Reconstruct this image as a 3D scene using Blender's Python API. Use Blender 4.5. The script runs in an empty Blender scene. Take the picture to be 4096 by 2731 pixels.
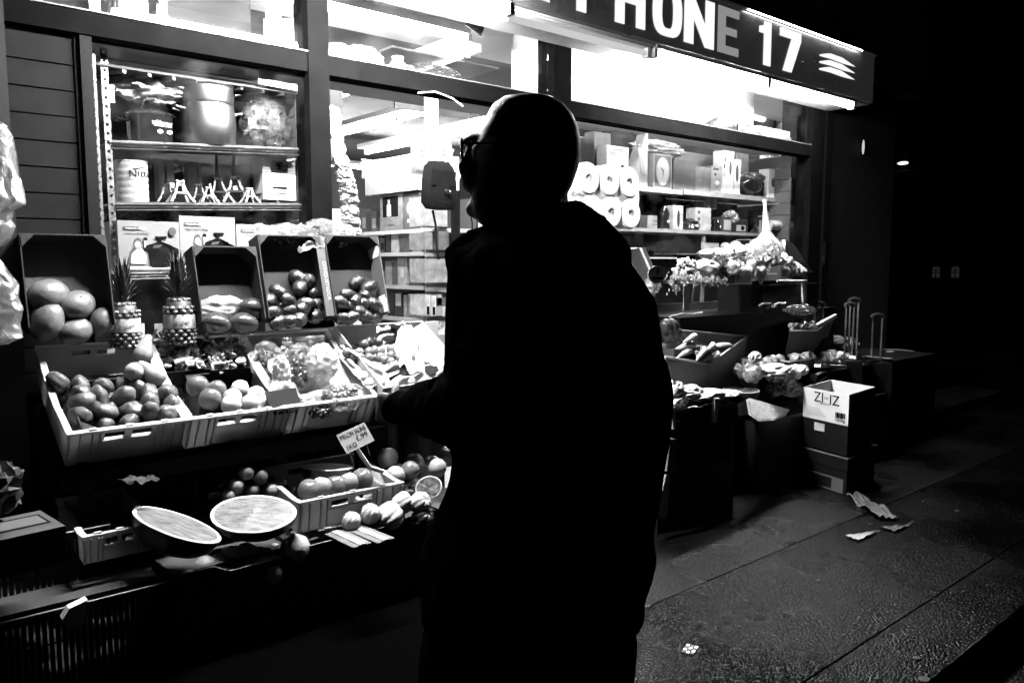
import bpy, bmesh, math, random
from mathutils import Vector, Matrix, Euler, noise
R=math.radians; rnd=random.Random(7)
S=bpy.context.scene; COL=S.collection
V=Vector
# ---------------------------------------------------------------- camera, world, exposure
F=3186.; PSI=R(49.5); TH=R(5.59); CAM=V((0,0,1.45))
FW=V((math.cos(PSI)*math.cos(TH),math.sin(PSI)*math.cos(TH),-math.sin(TH)))
RT=V((math.sin(PSI),-math.cos(PSI),0)); UP=RT.cross(FW); FH=V((math.cos(PSI),math.sin(PSI),0)); ZU=V((0,0,1))
cd=bpy.data.cameras.new('camera'); cam=bpy.data.objects.new('camera',cd); COL.objects.link(cam)
cd.sensor_width=36; cd.lens=28.0; cd.clip_start=.05; cd.clip_end=300
cam.location=CAM; cam.rotation_euler=Matrix((RT,UP,-FW)).transposed().to_euler()
S.camera=cam
S.view_settings.view_transform='Standard'; S.view_settings.look='None'; S.view_settings.gamma=1
S.view_settings.use_curve_mapping=False; S.view_settings.exposure=0.3
w=bpy.data.worlds.new('World'); S.world=w; w.use_nodes=True
nt=w.node_tree; bg=nt.nodes['Background']; sky=nt.nodes.new('ShaderNodeTexSky'); sky.sky_type='NISHITA'; sky.sun_disc=False
sky.sun_elevation=R(1); sky.sun_rotation=R(200); bw=nt.nodes.new('ShaderNodeRGBToBW')
nt.links.new(sky.outputs[0],bw.inputs[0]); nt.links.new(bw.outputs[0],bg.inputs[0]); bg.inputs[1].default_value=.000004
S.cycles.use_denoising=True; S.cycles.max_bounces=8; S.cycles.diffuse_bounces=1; S.cycles.glossy_bounces=3; S.cycles.transparent_max_bounces=12; S.cycles.sample_clamp_indirect=3
TUBE=300.0

def A(px,py,plane=None,d=None,X=None,Y=None,Z=None):
    """point of the place that the photograph shows at full-size pixel px,py, on the given plane"""
    r=FW+RT*((px-2048)/F)+UP*((1365.5-py)/F)
    if d is not None: return CAM+r*d
    if plane: return CAM+r*((plane[0]-CAM).dot(plane[1])/r.dot(plane[1]))
    if X is not None: return CAM+r*(X/r.x)
    if Y is not None: return CAM+r*(Y/r.y)
    return CAM+r*((Z-CAM.z)/r.z)

# ---------------------------------------------------------------- materials (the photograph is black and white)
MC={}
ORD=['first','second','third','fourth','fifth','sixth','seventh','eighth','ninth','tenth']
def g(v): return (v,v,v,1)
def M(name,v,rough=.6,metal=0,spec=.5,var=0,scale=12,bump=0,bscale=60,detail=3,trans=0,coat=0,sub=0):
    if name in MC: return MC[name]
    m=bpy.data.materials.new(name); m.use_nodes=True; n=m.node_tree; b=n.nodes['Principled BSDF']; MC[name]=m
    b.inputs['Base Color'].default_value=g(v); b.inputs['Roughness'].default_value=rough; b.inputs['Metallic'].default_value=metal
    b.inputs['Specular IOR Level'].default_value=spec
    if coat: b.inputs['Coat Weight'].default_value=coat; b.inputs['Coat Roughness'].default_value=.12
    tc=n.nodes.new('ShaderNodeTexCoord')
    if var:
        t=n.nodes.new('ShaderNodeTexNoise'); t.inputs['Scale'].default_value=scale; t.inputs['Detail'].default_value=5
        cr=n.nodes.new('ShaderNodeMapRange'); cr.inputs[1].default_value=.3; cr.inputs[2].default_value=.7
        cr.inputs[3].default_value=max(.002,v*(1-var)); cr.inputs[4].default_value=min(.95,v*(1+var))
        n.links.new(tc.outputs['Object'],t.inputs['Vector']); n.links.new(t.outputs[0],cr.inputs[0]); n.links.new(cr.outputs[0],b.inputs['Base Color'])
        rr=n.nodes.new('ShaderNodeMapRange'); rr.inputs[3].default_value=max(.05,rough-.12); rr.inputs[4].default_value=min(1,rough+.12)
        n.links.new(t.outputs[0],rr.inputs[0]); n.links.new(rr.outputs[0],b.inputs['Roughness'])
    if bump:
        t2=n.nodes.new('ShaderNodeTexNoise'); t2.inputs['Scale'].default_value=bscale; t2.inputs['Detail'].default_value=detail
        bp=n.nodes.new('ShaderNodeBump'); bp.inputs['Strength'].default_value=bump; bp.inputs['Distance'].default_value=.03 if 'asphalt' in name else .01
        n.links.new(tc.outputs['Object'],t2.inputs['Vector']); n.links.new(t2.outputs[0],bp.inputs['Height']); n.links.new(bp.outputs[0],b.inputs['Normal'])
    return m
def EM(name,s):
    if name in MC: return MC[name]
    m=bpy.data.materials.new(name); m.use_nodes=True; n=m.node_tree; n.nodes.remove(n.nodes['Principled BSDF'])
    e=n.nodes.new('ShaderNodeEmission'); e.inputs[0].default_value=g(1); e.inputs[1].default_value=s
    n.links.new(e.outputs[0],n.nodes['Material Output'].inputs[0]); MC[name]=m; return m
def FILM(name,clear=.6,v=.8,rough=.15,bump=.6,bscale=25,gl=.35):
    """thin see-through sheet: part clear, part white film, with gloss"""
    if name in MC: return MC[name]
    m=bpy.data.materials.new(name); m.use_nodes=True; n=m.node_tree; n.nodes.remove(n.nodes['Principled BSDF']); MC[name]=m
    L=n.links.new; N=n.nodes.new
    tr=N('ShaderNodeBsdfTransparent'); tr.inputs[0].default_value=g(.95)
    df=N('ShaderNodeBsdfDiffuse'); df.inputs[0].default_value=g(v)
    tl=N('ShaderNodeBsdfTranslucent'); tl.inputs[0].default_value=g(v)
    go=N('ShaderNodeBsdfGlossy'); go.inputs['Roughness'].default_value=rough; go.inputs[0].default_value=g(.95)
    tc=N('ShaderNodeTexCoord'); t=N('ShaderNodeTexNoise'); t.inputs['Scale'].default_value=bscale; t.inputs['Detail'].default_value=4; t.inputs['Distortion'].default_value=1.2
    L(tc.outputs['Object'],t.inputs['Vector'])
    bp=N('ShaderNodeBump'); bp.inputs['Strength'].default_value=bump; bp.inputs['Distance'].default_value=.01; L(t.outputs[0],bp.inputs['Height'])
    for q in (df,tl,go): L(bp.outputs[0],q.inputs['Normal'])
    mr=N('ShaderNodeMapRange'); mr.inputs[1].default_value=.35; mr.inputs[2].default_value=.65; mr.inputs[3].default_value=max(0,clear-.22); mr.inputs[4].default_value=min(1,clear+.18)
    L(t.outputs[0],mr.inputs[0])
    m1=N('ShaderNodeMixShader'); m1.inputs[0].default_value=.5; L(df.outputs[0],m1.inputs[1]); L(tl.outputs[0],m1.inputs[2])
    m2=N('ShaderNodeMixShader'); L(mr.outputs[0],m2.inputs[0]); L(m1.outputs[0],m2.inputs[1]); L(tr.outputs[0],m2.inputs[2])
    l0=N('ShaderNodeLayerWeight'); L(bp.outputs[0],l0.inputs['Normal']); lw=N('ShaderNodeMath'); lw.operation='POWER'; lw.inputs[1].default_value=4; L(l0.outputs['Facing'],lw.inputs[0])
    mu=N('ShaderNodeMath'); mu.operation='ADD'; mu.inputs[1].default_value=gl*.25; mu.use_clamp=True; L(lw.outputs[0],mu.inputs[0])
    m3=N('ShaderNodeMixShader'); L(mu.outputs[0],m3.inputs[0]); L(m2.outputs[0],m3.inputs[1]); L(go.outputs[0],m3.inputs[2])
    L(m3.outputs[0],n.nodes['Material Output'].inputs[0]); return m
def GLASS():
    if 'pane_glass' in MC: return MC['pane_glass']
    m=bpy.data.materials.new('pane_glass'); m.use_nodes=True; n=m.node_tree; n.nodes.remove(n.nodes['Principled BSDF']); MC['pane_glass']=m
    L=n.links.new; N=n.nodes.new
    tr=N('ShaderNodeBsdfTransparent'); tr.inputs[0].default_value=g(.96); go=N('ShaderNodeBsdfGlossy'); go.inputs['Roughness'].default_value=.02; go.inputs[0].default_value=g(1)
    l0=N('ShaderNodeLayerWeight'); fp=N('ShaderNodeMath'); fp.operation='POWER'; fp.inputs[1].default_value=5; L(l0.outputs['Facing'],fp.inputs[0])
    fr=N('ShaderNodeMath'); fr.operation='MULTIPLY_ADD'; fr.inputs[1].default_value=.9; fr.inputs[2].default_value=.035; L(fp.outputs[0],fr.inputs[0])
    df=N('ShaderNodeBsdfDiffuse'); df.inputs[0].default_value=g(.6)
    t=N('ShaderNodeTexNoise'); t.inputs['Scale'].default_value=6; t.inputs['Detail'].default_value=6; tc=N('ShaderNodeTexCoord'); L(tc.outputs['Object'],t.inputs['Vector'])
    mr=N('ShaderNodeMapRange'); mr.inputs[1].default_value=.45; mr.inputs[2].default_value=.8; mr.inputs[3].default_value=.0; mr.inputs[4].default_value=.012; L(t.outputs[0],mr.inputs[0])
    m0=N('ShaderNodeMixShader'); L(mr.outputs[0],m0.inputs[0]); L(tr.outputs[0],m0.inputs[1]); L(df.outputs[0],m0.inputs[2])
    mx=N('ShaderNodeMixShader'); L(fr.outputs[0],mx.inputs[0]); L(m0.outputs[0],mx.inputs[1]); L(go.outputs[0],mx.inputs[2])
    L(mx.outputs[0],n.nodes['Material Output'].inputs[0]); return m

frameM=M('painted_frame',.0035,.6,spec=.0,var=.2,scale=9,bump=.08,bscale=150)
slatM=M('slat_grey_green',.014,.7,spec=.0,var=.15,scale=14,bump=.06,bscale=220)
blackM=M('black_plastic',.005,.5,spec=.25,var=.3)
darkM=M('dark_board',.03,.7,var=.3)
whiteP=M('white_plastic',.8,.38,var=.05,scale=8,bump=.05,bscale=80)
greyP=M('grey_plastic',.35,.5,var=.12)
steel=M('polished_steel',.7,.24,1,var=.08,scale=30)
steelD=M('dull_steel',.35,.35,1,var=.2)
paper=M('white_paper',.82,.8,var=.04)
paperG=M('grey_paper',.4,.8,var=.15)
card=M('cardboard',.2,.85,var=.12,scale=25,bump=.12,bscale=120)
cardD=M('dark_cardboard',.006,.8,var=.25,scale=25,bump=.12,bscale=120)
cardL=M('pale_cardboard',.5,.8,var=.08,scale=30)
ink=M('black_ink',.004,.8,spec=.08); inkG=M('grey_ink',.07,.6); inkL=M('pale_ink',.32,.6)
wallW=M('white_wall',.8,.8,var=.04,scale=3); wallG=M('grey_wall',.3,.8,var=.12,scale=3)
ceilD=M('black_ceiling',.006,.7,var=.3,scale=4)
film=FILM('clear_film',.62); filmW=FILM('milky_film',.15,.85); filmC=FILM('very_clear_film',.9,.6,.1,.5,30,.12)
trayM=bpy.data.materials.new('tray_plastic'); trayM.use_nodes=True
_n=trayM.node_tree; _b=_n.nodes['Principled BSDF']; _b.inputs['Base Color'].default_value=g(.8); _b.inputs['Roughness'].default_value=.4
_t=_n.nodes.new('ShaderNodeBsdfTranslucent'); _t.inputs[0].default_value=g(.8); _m=_n.nodes.new('ShaderNodeMixShader'); _m.inputs[0].default_value=.42
_n.links.new(_b.outputs[0],_m.inputs[1]); _n.links.new(_t.outputs[0],_m.inputs[2]); _n.links.new(_m.outputs[0],_n.nodes['Material Output'].inputs[0])
filmS=M('soft_white_plastic',.85,.3,var=.04,bump=.7,bscale=14,coat=.3)
tubeE=EM('lit_tube',TUBE); tubeD=EM('dim_tube',TUBE*.25)

# ---------------------------------------------------------------- mesh builder
class MB:
    def __init__(s): s.v=[]; s.f=[]
    def add(s,vs,fs):
        o=len(s.v); s.v+=[tuple(p) for p in vs]; s.f+=[tuple(i+o for i in f) for f in fs]; return s
    def box(s,c,d,rot=None):
        x,y,z=[q/2 for q in d]; c=V(c)
        vs=[V((i*x,j*y,k*z)) for i in(-1,1) for j in(-1,1) for k in(-1,1)]
        if rot: 
            m=Euler(rot).to_matrix(); vs=[m@p for p in vs]
        return s.add([c+p for p in vs],[(0,1,3,2),(4,6,7,5),(0,4,5,1),(2,3,7,6),(0,2,6,4),(1,5,7,3)])
    def b(s,x0,x1,y0,y1,z0,z1): return s.box(((x0+x1)/2,(y0+y1)/2,(z0+z1)/2),(x1-x0,y1-y0,z1-z0))
    def quad(s,a,b,c,d): return s.add([a,b,c,d],[(0,1,2,3)])
    def prism(s,poly,t,fn):
        """poly: 2-D outline; fn(u,v,w)->3-D; extruded w=0..t"""
        n=len(poly); vs=[fn(u,v,0) for u,v in poly]+[fn(u,v,t) for u,v in poly]
        return s.add(vs,[tuple(range(n))[::-1],tuple(range(n,2*n))]+[(i,(i+1)%n,n+(i+1)%n,n+i) for i in range(n)])
    def tube(s,pts,r,n=8,cap=True):
        pts=[V(p) for p in pts]; rs=r if isinstance(r,(list,tuple)) else [r]*len(pts)
        vs=[];prev=None
        for i,p in enumerate(pts):
            t=(pts[min(i+1,len(pts)-1)]-pts[max(i-1,0)]).normalized()
            if prev is None:
                a=t.orthogonal().normalized()
            else:
                a=(prev-t*prev.dot(t)); a=a.normalized() if a.length>1e-6 else t.orthogonal().normalized()
            prev=a; b=t.cross(a)
            vs+=[p+(a*math.cos(2*math.pi*k/n)+b*math.sin(2*math.pi*k/n))*rs[i] for k in range(n)]
        fs=[(i*n+k,i*n+(k+1)%n,(i+1)*n+(k+1)%n,(i+1)*n+k) for i in range(len(pts)-1) for k in range(n)]
        if cap: fs+=[tuple(range(n))[::-1],tuple(range((len(pts)-1)*n,len(pts)*n))]
        return s.add(vs,fs)
    def lathe(s,prof,n=24,c=(0,0,0),mat=None,sx=1,sy=1,cap=True):
        c=V(c); vs=[]
        for r,z in prof:
            for k in range(n):
                a=2*math.pi*k/n; p=V((r*math.cos(a)*sx,r*math.sin(a)*sy,z))
                if mat: p=mat@p
                vs.append(c+p)
        m=len(prof)
        fs=[(i*n+k,i*n+(k+1)%n,(i+1)*n+(k+1)%n,(i+1)*n+k) for i in range(m-1) for k in range(n)]
        if cap and prof[0][0]>1e-5: fs.append(tuple(range(n))[::-1])
        if cap and prof[-1][0]>1e-5: fs.append(tuple(range((m-1)*n,m*n)))
        return s.add(vs,fs)
    def ell(s,c,r,nu=16,nv=10,rot=None,amp=0,freq=3,seed=0,sharp=False,cut=None):
        c=V(c); m=Euler(rot).to_matrix() if rot else None; vs=[]
        for j in range(nv+1):
            th=math.pi*j/nv
            for k in range(nu):
                a=2*math.pi*k/nu; p=V((math.sin(th)*math.cos(a),math.sin(th)*math.sin(a),-math.cos(th)))
                q=1
                if amp:
                    nn=noise.noise(p*freq+V((seed*7.3,seed*3.1,seed)))
                    if sharp: nn=1-2*abs(nn)*1.6
                    q=1+amp*nn
                p=V((p.x*r[0]*q,p.y*r[1]*q,p.z*r[2]*q))
                if cut is not None and p.z>cut: p.z=cut
                if m: p=m@p
                vs.append(c+p)
        fs=[(j*nu+k,j*nu+(k+1)%nu,(j+1)*nu+(k+1)%nu,(j+1)*nu+k) for j in range(nv) for k in range(nu)]
        return s.add(vs,fs)
    def sheet(s,fn,nu,nv):
        vs=[fn(i/nu,j/nv) for j in range(nv+1) for i in range(nu+1)]
        return s.add(vs,[(j*(nu+1)+i,j*(nu+1)+i+1,(j+1)*(nu+1)+i+1,(j+1)*(nu+1)+i) for j in range(nv) for i in range(nu)])
    def mesh(s,name,smooth=False):
        me=bpy.data.meshes.new(name); me.from_pydata(s.v,[],s.f); me.validate(); bm=bmesh.new(); bm.from_mesh(me)
        bmesh.ops.remove_doubles(bm,verts=bm.verts,dist=1e-6); bmesh.ops.recalc_face_normals(bm,faces=bm.faces)
        if smooth:
            for f in bm.faces: f.smooth=True
            for e in bm.edges:
                if len(e.link_faces)==2 and e.calc_face_angle(0)>R(42): e.smooth=False
        bm.to_mesh(me); bm.free(); return me
def O(name,me,mat,parent=None,smooth=False,loc=None,rot=None,**tags):
    if isinstance(me,MB): me=me.mesh(name,smooth)
    if mat and not me.materials: me.materials.append(mat)
    o=bpy.data.objects.new(name,me); COL.objects.link(o)
    if parent: o.parent=parent
    if loc is not None: o.location=loc
    if rot is not None: o.rotation_euler=rot
    for k,v in tags.items(): o[k]=v
    return o
def T(name,label,cat,loc=(0,0,0),rot=(0,0,0),group=None):
    o=bpy.data.objects.new(name,None); COL.objects.link(o); o.empty_display_size=.05
    o.location=loc; o.rotation_euler=rot; o['label']=label; o['category']=cat
    if group: o['group']=group
    return o
def one(name,mb,mat,label,cat,loc=(0,0,0),rot=(0,0,0),group=None,smooth=False,scale=None):
    o=O(name,mb,mat,None,smooth,loc,rot,label=label,category=cat)
    if group: o['group']=group
    if scale: o.scale=scale if isinstance(scale,(tuple,list)) else (scale,)*3
    return o
def struct(name,mb,mat,smooth=False):
    return O(name,mb,mat,None,smooth,kind='structure')
def textmesh(s,size,depth=.0006):
    cu=bpy.data.curves.new('t','FONT'); cu.body=s; cu.size=size; cu.extrude=depth; cu.align_x='CENTER'; cu.align_y='CENTER'
    to=bpy.data.objects.new('t',cu); COL.objects.link(to); dg=bpy.context.evaluated_depsgraph_get()
    me=bpy.data.meshes.new_from_object(to.evaluated_get(dg)); bpy.data.objects.remove(to); return me
def lettering(s,size,mat,parent,loc,rot=(math.pi/2,0,0),sx=1):
    me=textmesh(s,size); me.materials.clear(); me.materials.append(mat)
    o=O('lettering',me,mat,parent,loc=loc,rot=rot); o.scale=(sx,1,1); return o

# ---------------------------------------------------------------- ground
def ASPH(name,base,rough,spec,sc):
    m=M(name,base,rough,spec=spec); n=m.node_tree; b=n.nodes['Principled BSDF']; N=n.nodes.new; L=n.links.new
    tc=N('ShaderNodeTexCoord'); vo=N('ShaderNodeTexVoronoi'); vo.inputs['Scale'].default_value=sc; L(tc.outputs['Object'],vo.inputs['Vector'])
    sep=N('ShaderNodeSeparateColor'); L(vo.outputs['Color'],sep.inputs[0])
    mr=N('ShaderNodeMapRange'); mr.inputs[1].default_value=.80; mr.inputs[2].default_value=1.; mr.inputs[3].default_value=base; mr.inputs[4].default_value=base*10; L(sep.outputs[0],mr.inputs[0])
    big=N('ShaderNodeTexNoise'); big.inputs['Scale'].default_value=1.7; big.inputs['Detail'].default_value=5; L(tc.outputs['Object'],big.inputs['Vector'])
    b2=N('ShaderNodeMapRange'); b2.inputs[1].default_value=.3; b2.inputs[2].default_value=.7; b2.inputs[3].default_value=.5; b2.inputs[4].default_value=1.5; L(big.outputs[0],b2.inputs[0])
    mu=N('ShaderNodeMath'); mu.operation='MULTIPLY'; L(mr.outputs[0],mu.inputs[0]); L(b2.outputs[0],mu.inputs[1]); L(mu.outputs[0],b.inputs['Base Color'])
    r2=N('ShaderNodeMapRange'); r2.inputs[1].default_value=.3; r2.inputs[2].default_value=.7; r2.inputs[3].default_value=rough-.1; r2.inputs[4].default_value=rough+.16; L(big.outputs[0],r2.inputs[0]); L(r2.outputs[0],b.inputs['Roughness'])
    hn=N('ShaderNodeMath'); hn.operation='MULTIPLY'; hn.inputs[1].default_value=-1; L(vo.outputs['Distance'],hn.inputs[0])
    bp=N('ShaderNodeBump'); bp.inputs['Strength'].default_value=.75; bp.inputs['Distance'].default_value=.006; L(hn.outputs[0],bp.inputs['Height']); L(bp.outputs[0],b.inputs['Normal']); return m
asphA=ASPH('pavement_asphalt',.0010,.28,.20,120); asphB=ASPH('pavement_asphalt_outer',.0005,.22,.12,95); roadM=ASPH('road_asphalt',.0006,.35,.15,90)
struct('pavement',MB().b(-6,60,2.108,3.70,-.3,0),asphA)
struct('outer_pavement',MB().b(-6,60,1.36,2.103,-.3,-.002),asphB)
struct('pavement_bed',MB().b(-6,60,1.22,3.69,-.35,-.012),darkM)
kb=struct('kerb',MB().b(-6,60,1.08,1.21,-.35,-.02),darkM)
x=-5.
while x<12:
    O('kerb_stone',MB().b(x+.001,x+.899,1.075,1.352,-.3,-.003),asphB,kb); x+=.9
struct('road',MB().b(-8,80,-14,1.07,-.4,-.13),roadM)
# ---------------------------------------------------------------- shop shell
FY=3.72
struct('shop_floor',MB().b(-.3,9,3.72,12,-.1,.02),M('tiles',.35,.35,var=.1))
sh=struct('shop_walls',MB().b(-.3,-.1,3.9,12,0,3.1).b(8.2,8.4,3.9,12,0,3.1).b(-.3,8.4,12,12.2,0,3.1),wallW)
struct('added_dark_band',MB().b(-.09,-.05,5,11.9,2.15,3.1).b(8.1,8.15,5,11.9,2.15,3.1).b(-.04,8.09,11.8,11.9,2.15,3.1),ceilD)  # dark band added over the upper walls, which came out too lit
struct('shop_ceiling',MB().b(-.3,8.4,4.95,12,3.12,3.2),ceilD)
struct('window_soffit',MB().b(-.3,8.4,3.83,4.95,3.02,3.1),wallW)
struct('upper_facade_wall',MB().b(-6,9,3.74,4.1,3.2,9),M('render_dark',.05,.8,var=.3))
for (a,b) in ((-6,.55),(6.95,8.4)):
    struct('neighbour_wall',MB().b(a,b,3.78,4.2,0,3.19),M('neighbour_render',.004,.8,var=.4,bump=.2,bscale=20))
shop=T('shop_facade','dark framed shop front with glazed bays, open doorway and grey boarded panel','shop front',(0.58,FY,0))
def sp(name,mb,mat,**t):
    me=mb.mesh(name); me.transform(Matrix.Translation((-.58,-FY,0))); return O(name,me,mat,shop,**t)
sp('lintel_beam',MB().b(.45,6.62,3.70,3.82,2.385,2.475),frameM)
sp('beam_cap',MB().b(.45,6.60,3.692,3.79,2.478,2.484),M('beam_cap_paint',.12,.4))
sp('pilaster',MB().b(.2,.56,3.60,3.80,0,3.15),M('pilaster_black',.015,.5))
sp('door_post',MB().b(1.845,1.955,3.688,3.84,0,3.1),frameM)
sp('door_post',MB().b(3.495,3.645,3.688,3.84,0,3.1),frameM)
sp('end_post',MB().b(6.60,6.80,3.69,3.84,0,3.1),frameM)
sp('end_post_cover',MB().b(6.81,6.92,3.67,3.84,0,3.1),frameM)
sp('window_jamb',MB().b(.84,.885,3.71,3.80,0,2.383),M('jamb_dark',.006,.7,spec=.1))
sp('head_rail',MB().b(.45,6.9,3.70,3.83,2.93,3.18),frameM)
sp('window_sill',MB().b(.885,1.845,3.74,3.86,1.02,1.05),greyP)
sp('stall_riser',MB().b(.885,1.845,3.722,3.738,0,1.035),M('riser_grey',.8,.7,var=.12,scale=5))
sp('stall_riser',MB().b(3.65,6.60,3.76,3.80,0,1.15),darkM)
sp('window_pane',MB().b(.887,1.843,3.745,3.751,1.05,2.384),GLASS())
sp('window_pane',MB().b(3.648,6.598,3.745,3.751,1.15,2.384),GLASS())
for a,b in ((.57,1.843),(1.957,3.493),(3.648,6.598)): sp('transom_pane',MB().b(a,b,3.745,3.751,2.486,2.928),GLASS())
z=2.255; slz=[]
while z>.05:
    sp('slat',MB().b(.567,.836,3.74,3.755,max(z-.098,0),z),slatM); z-=.1045
sp('slat',MB().b(.567,.836,3.74,3.755,2.262,2.38),slatM)
sp('slat_backing',MB().b(.566,.838,3.757,3.79,0,2.383),ink)
sp('corner_trim',MB().b(.822,.838,3.73,3.739,0,2.38),slatM)
# side returns and wall boards
for k in range(12):
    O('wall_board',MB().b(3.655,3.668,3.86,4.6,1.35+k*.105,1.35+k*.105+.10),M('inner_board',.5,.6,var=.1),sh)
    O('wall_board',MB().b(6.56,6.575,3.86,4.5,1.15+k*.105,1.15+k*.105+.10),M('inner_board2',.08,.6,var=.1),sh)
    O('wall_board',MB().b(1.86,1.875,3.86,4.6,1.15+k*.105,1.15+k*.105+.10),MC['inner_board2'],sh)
# ---------------------------------------------------------------- fascia sign
sg=T('fascia_sign','long dark fascia sign reading PHONE 17 with three white flashes','sign',(4.8,3.3,2.8))
def sgp(name,mb,mat,smooth=False):
    me=mb.mesh(name,smooth); me.transform(Matrix.Translation((-4.8,-3.3,-2.8))); return O(name,me,mat,sg)
signM=M('sign_face',.10,.3,var=.25,scale=5,bump=.03); signM.node_tree.nodes['Principled BSDF'].inputs['Emission Color'].default_value=g(1); signM.node_tree.nodes['Principled BSDF'].inputs['Emission Strength'].default_value=.012
sgp('sign_box',MB().b(-.4,6.86,3.305,3.70,2.81,3.19),signM)
sgp('face_panel',MB().b(-.4,3.28,3.295,3.303,2.812,3.188),signM)
sgp('face_panel',MB().b(3.283,6.13,3.295,3.303,2.812,3.188),signM)
sgp('face_panel',MB().b(6.134,6.86,3.295,3.303,2.812,3.188),signM)
sgp('top_trim',MB().b(-.4,6.87,3.285,3.72,3.192,3.21),signM)
sgp('soffit_panel',MB().b(-.4,6.85,3.32,3.69,2.797,2.807),M('soffit_white',.6,.5,var=.1))
LW=EM('sign_letter_lit',.82); LD=EM('sign_letter_dim',.22)
def letter(ch,x0,x1,mat,z0=2.865,z1=3.165,lean=.0):
    w=x1-x0;h=z1-z0; mb=MB(); t=.30*w if ch not in '17' else .4*w
    def P(poly): mb.prism([(x0+u*w,z0+v*h) for u,v in poly],.006,lambda u,v,q:V((u,3.2945-q,v)))
    s=t/w; hb=.17
    if ch=='P': P([(0,0),(s,0),(s,1),(0,1)]); P([(s,.83),(.72,.83),(.9,.97),(.75,1),(s,1)]); P([(.7,.83),(.7,.55),(1,.55),(1,.86),(.88,.98)]); P([(s,.38),(.75,.38),(.93,.44),(1,.55),(.7,.55),(s,.55)])
    if ch=='H': P([(0,0),(s,0),(s,1),(0,1)]); P([(1-s,0),(1,0),(1,1),(1-s,1)]); P([(s,.43),(1-s,.43),(1-s,.6),(s,.6)])
    if ch=='O':
        n=28; o=[];i=[]
        for k in range(n):
            a=2*math.pi*k/n; ca,sa=math.cos(a),math.sin(a)
            sgn=lambda q:1 if q>0 else -1
            o.append((.5+.5*sgn(ca)*abs(ca)**.6,.5+.5*sgn(sa)*abs(sa)**.75)); i.append((.5+(.5-s)*sgn(ca)*abs(ca)**.6,.5+.34*sgn(sa)*abs(sa)**.7))
        for k in range(n):
            k2=(k+1)%n; P([o[k],o[k2],i[k2],i[k]])
    if ch=='N': P([(0,0),(s,0),(s,1),(0,1)]); P([(1-s,0),(1,0),(1,1),(1-s,1)]); P([(s,1),(s,.55),(1-s,0),(1-s,.45)])
    if ch=='E': P([(0,0),(s+.05,0),(s+.05,1),(0,1)]); P([(s+.05,0),(1,0),(1,hb),(s+.05,hb)]); P([(s+.05,.42),(.9,.42),(.9,.58),(s+.05,.58)]); P([(s+.05,1-hb),(1,1-hb),(1,1),(s+.05,1)])
    if ch=='1': P([(.35,0),(.85,0),(.85,1),(.35,1)]); P([(.0,.72),(.35,.72),(.35,1),(.3,.9),(.0,.86)])
    if ch=='7': P([(0,.8),(1,.8),(1,1),(0,1)]); P([(.18,0),(.58,0),(1,.8),(.55,.8)])
    if ch=='A': P([(0,0),(s,0),(.62,1),(.38,1)]); P([(1-s,0),(1,0),(.62,1),(.45,1)]); P([(.2,.2),(.8,.2),(.75,.36),(.25,.36)])
    sgp('letter',mb,mat)
ax=lambda px,py:A(px,py,Y=3.3).x
letter('A',ax(2030,0),ax(2195,15),LW); 
letter('P',ax(2302,47),ax(2425,60),LW); letter('H',ax(2456,91),ax(2575,121),LW); letter('O',ax(2606,130),ax(2722,150),LW)
letter('N',ax(2732,167),ax(2850,196),LW); letter('E',ax(2866,205),ax(2948,223),LD); letter('1',ax(3030,250),ax(3085,260),LW); letter('7',ax(3112,270),ax(3196,280),LW)
for k in range(3):
    dz=-k*.052
    pts=[A(2600+x/2.24,y/2.24,Y=3.294) for x,y in ((1520,490),(1560,484),(1612,481),(1720,520),(1835,600),(1730,572),(1620,530),(1522,503))]
    mb=MB().prism([(p.x,p.z+dz) for p in pts],.005,lambda u,v,q:V((u,3.2945-q,v))); sgp('flash_stripe',mb,LW)
for px,py in ((3185,240),(3208,248),(3258,250)):
    p=A(px,py,Y=3.294); sgp('screw',MB().lathe([(.006,0),(.004,.004),(0,.005)],8,(p.x,p.y,p.z),Matrix.Rotation(math.pi/2,3,'X')),steel)
# ---------------------------------------------------------------- lamps
def tube_lamp(label,p0,p1,mat,r=.019,housing=True,group=None,hup=.03,name='strip_light',hw=.06):
    p0=V(p0);p1=V(p1); t=T(name,label,'lamp',tuple(p0),(0,0,math.atan2((p1-p0).y,(p1-p0).x)),group); L=(p1-p0).length
    if housing:
        O('housing',MB().b(-.03,L+.03,-hw/2,hw/2,hup,hup+.045),M('lamp_housing',.6,.4),t)
        O('end_cap',MB().b(-.045,-.012,-.025,.025,-.025,hup),whiteP,t); O('end_cap',MB().b(L+.012,L+.045,-.025,.025,-.025,hup),whiteP,t)
    O('tube',MB().tube([(0,0,0),(L,0,0)],r,10),mat,t,True); return t
tube_lamp('lit strip light under the sign, over the fruit trays left of the doorway',(1.15,3.10,2.69),(2.60,3.10,2.69),EM('lit_tube_left',1300.))
tube_lamp('faint strip light under the sign at the doorway, mostly unlit',(2.83,3.36,2.755),(3.95,3.36,2.755),EM('faint_tube',.5))
tube_lamp('bright strip light under the sign above the right window, nearer the doorway',(4.05,3.34,2.755),(5.27,3.34,2.755),EM('lit_tube_right',680.))
tube_lamp('bright strip light at the far right end under the sign',(5.34,3.34,2.755),(6.56,3.34,2.755),EM('lit_tube_far',150.))
tube_lamp('unseen slim light added behind the lintel of the right window',(3.9,3.835,2.42),(6.3,3.835,2.42),EM('added_tube_right',130.),r=.006,housing=False)  # unseen lamp added to brighten the goods on the window shelves
tube_lamp('thin added strip lamp standing in for the glowing top edge of the sign above the 17',(4.95,3.275,3.196),(6.6,3.275,3.196),EM('added_edge_strip',26.),r=.004,housing=False)  # added lamp in place of the sign's own glowing edge
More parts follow.
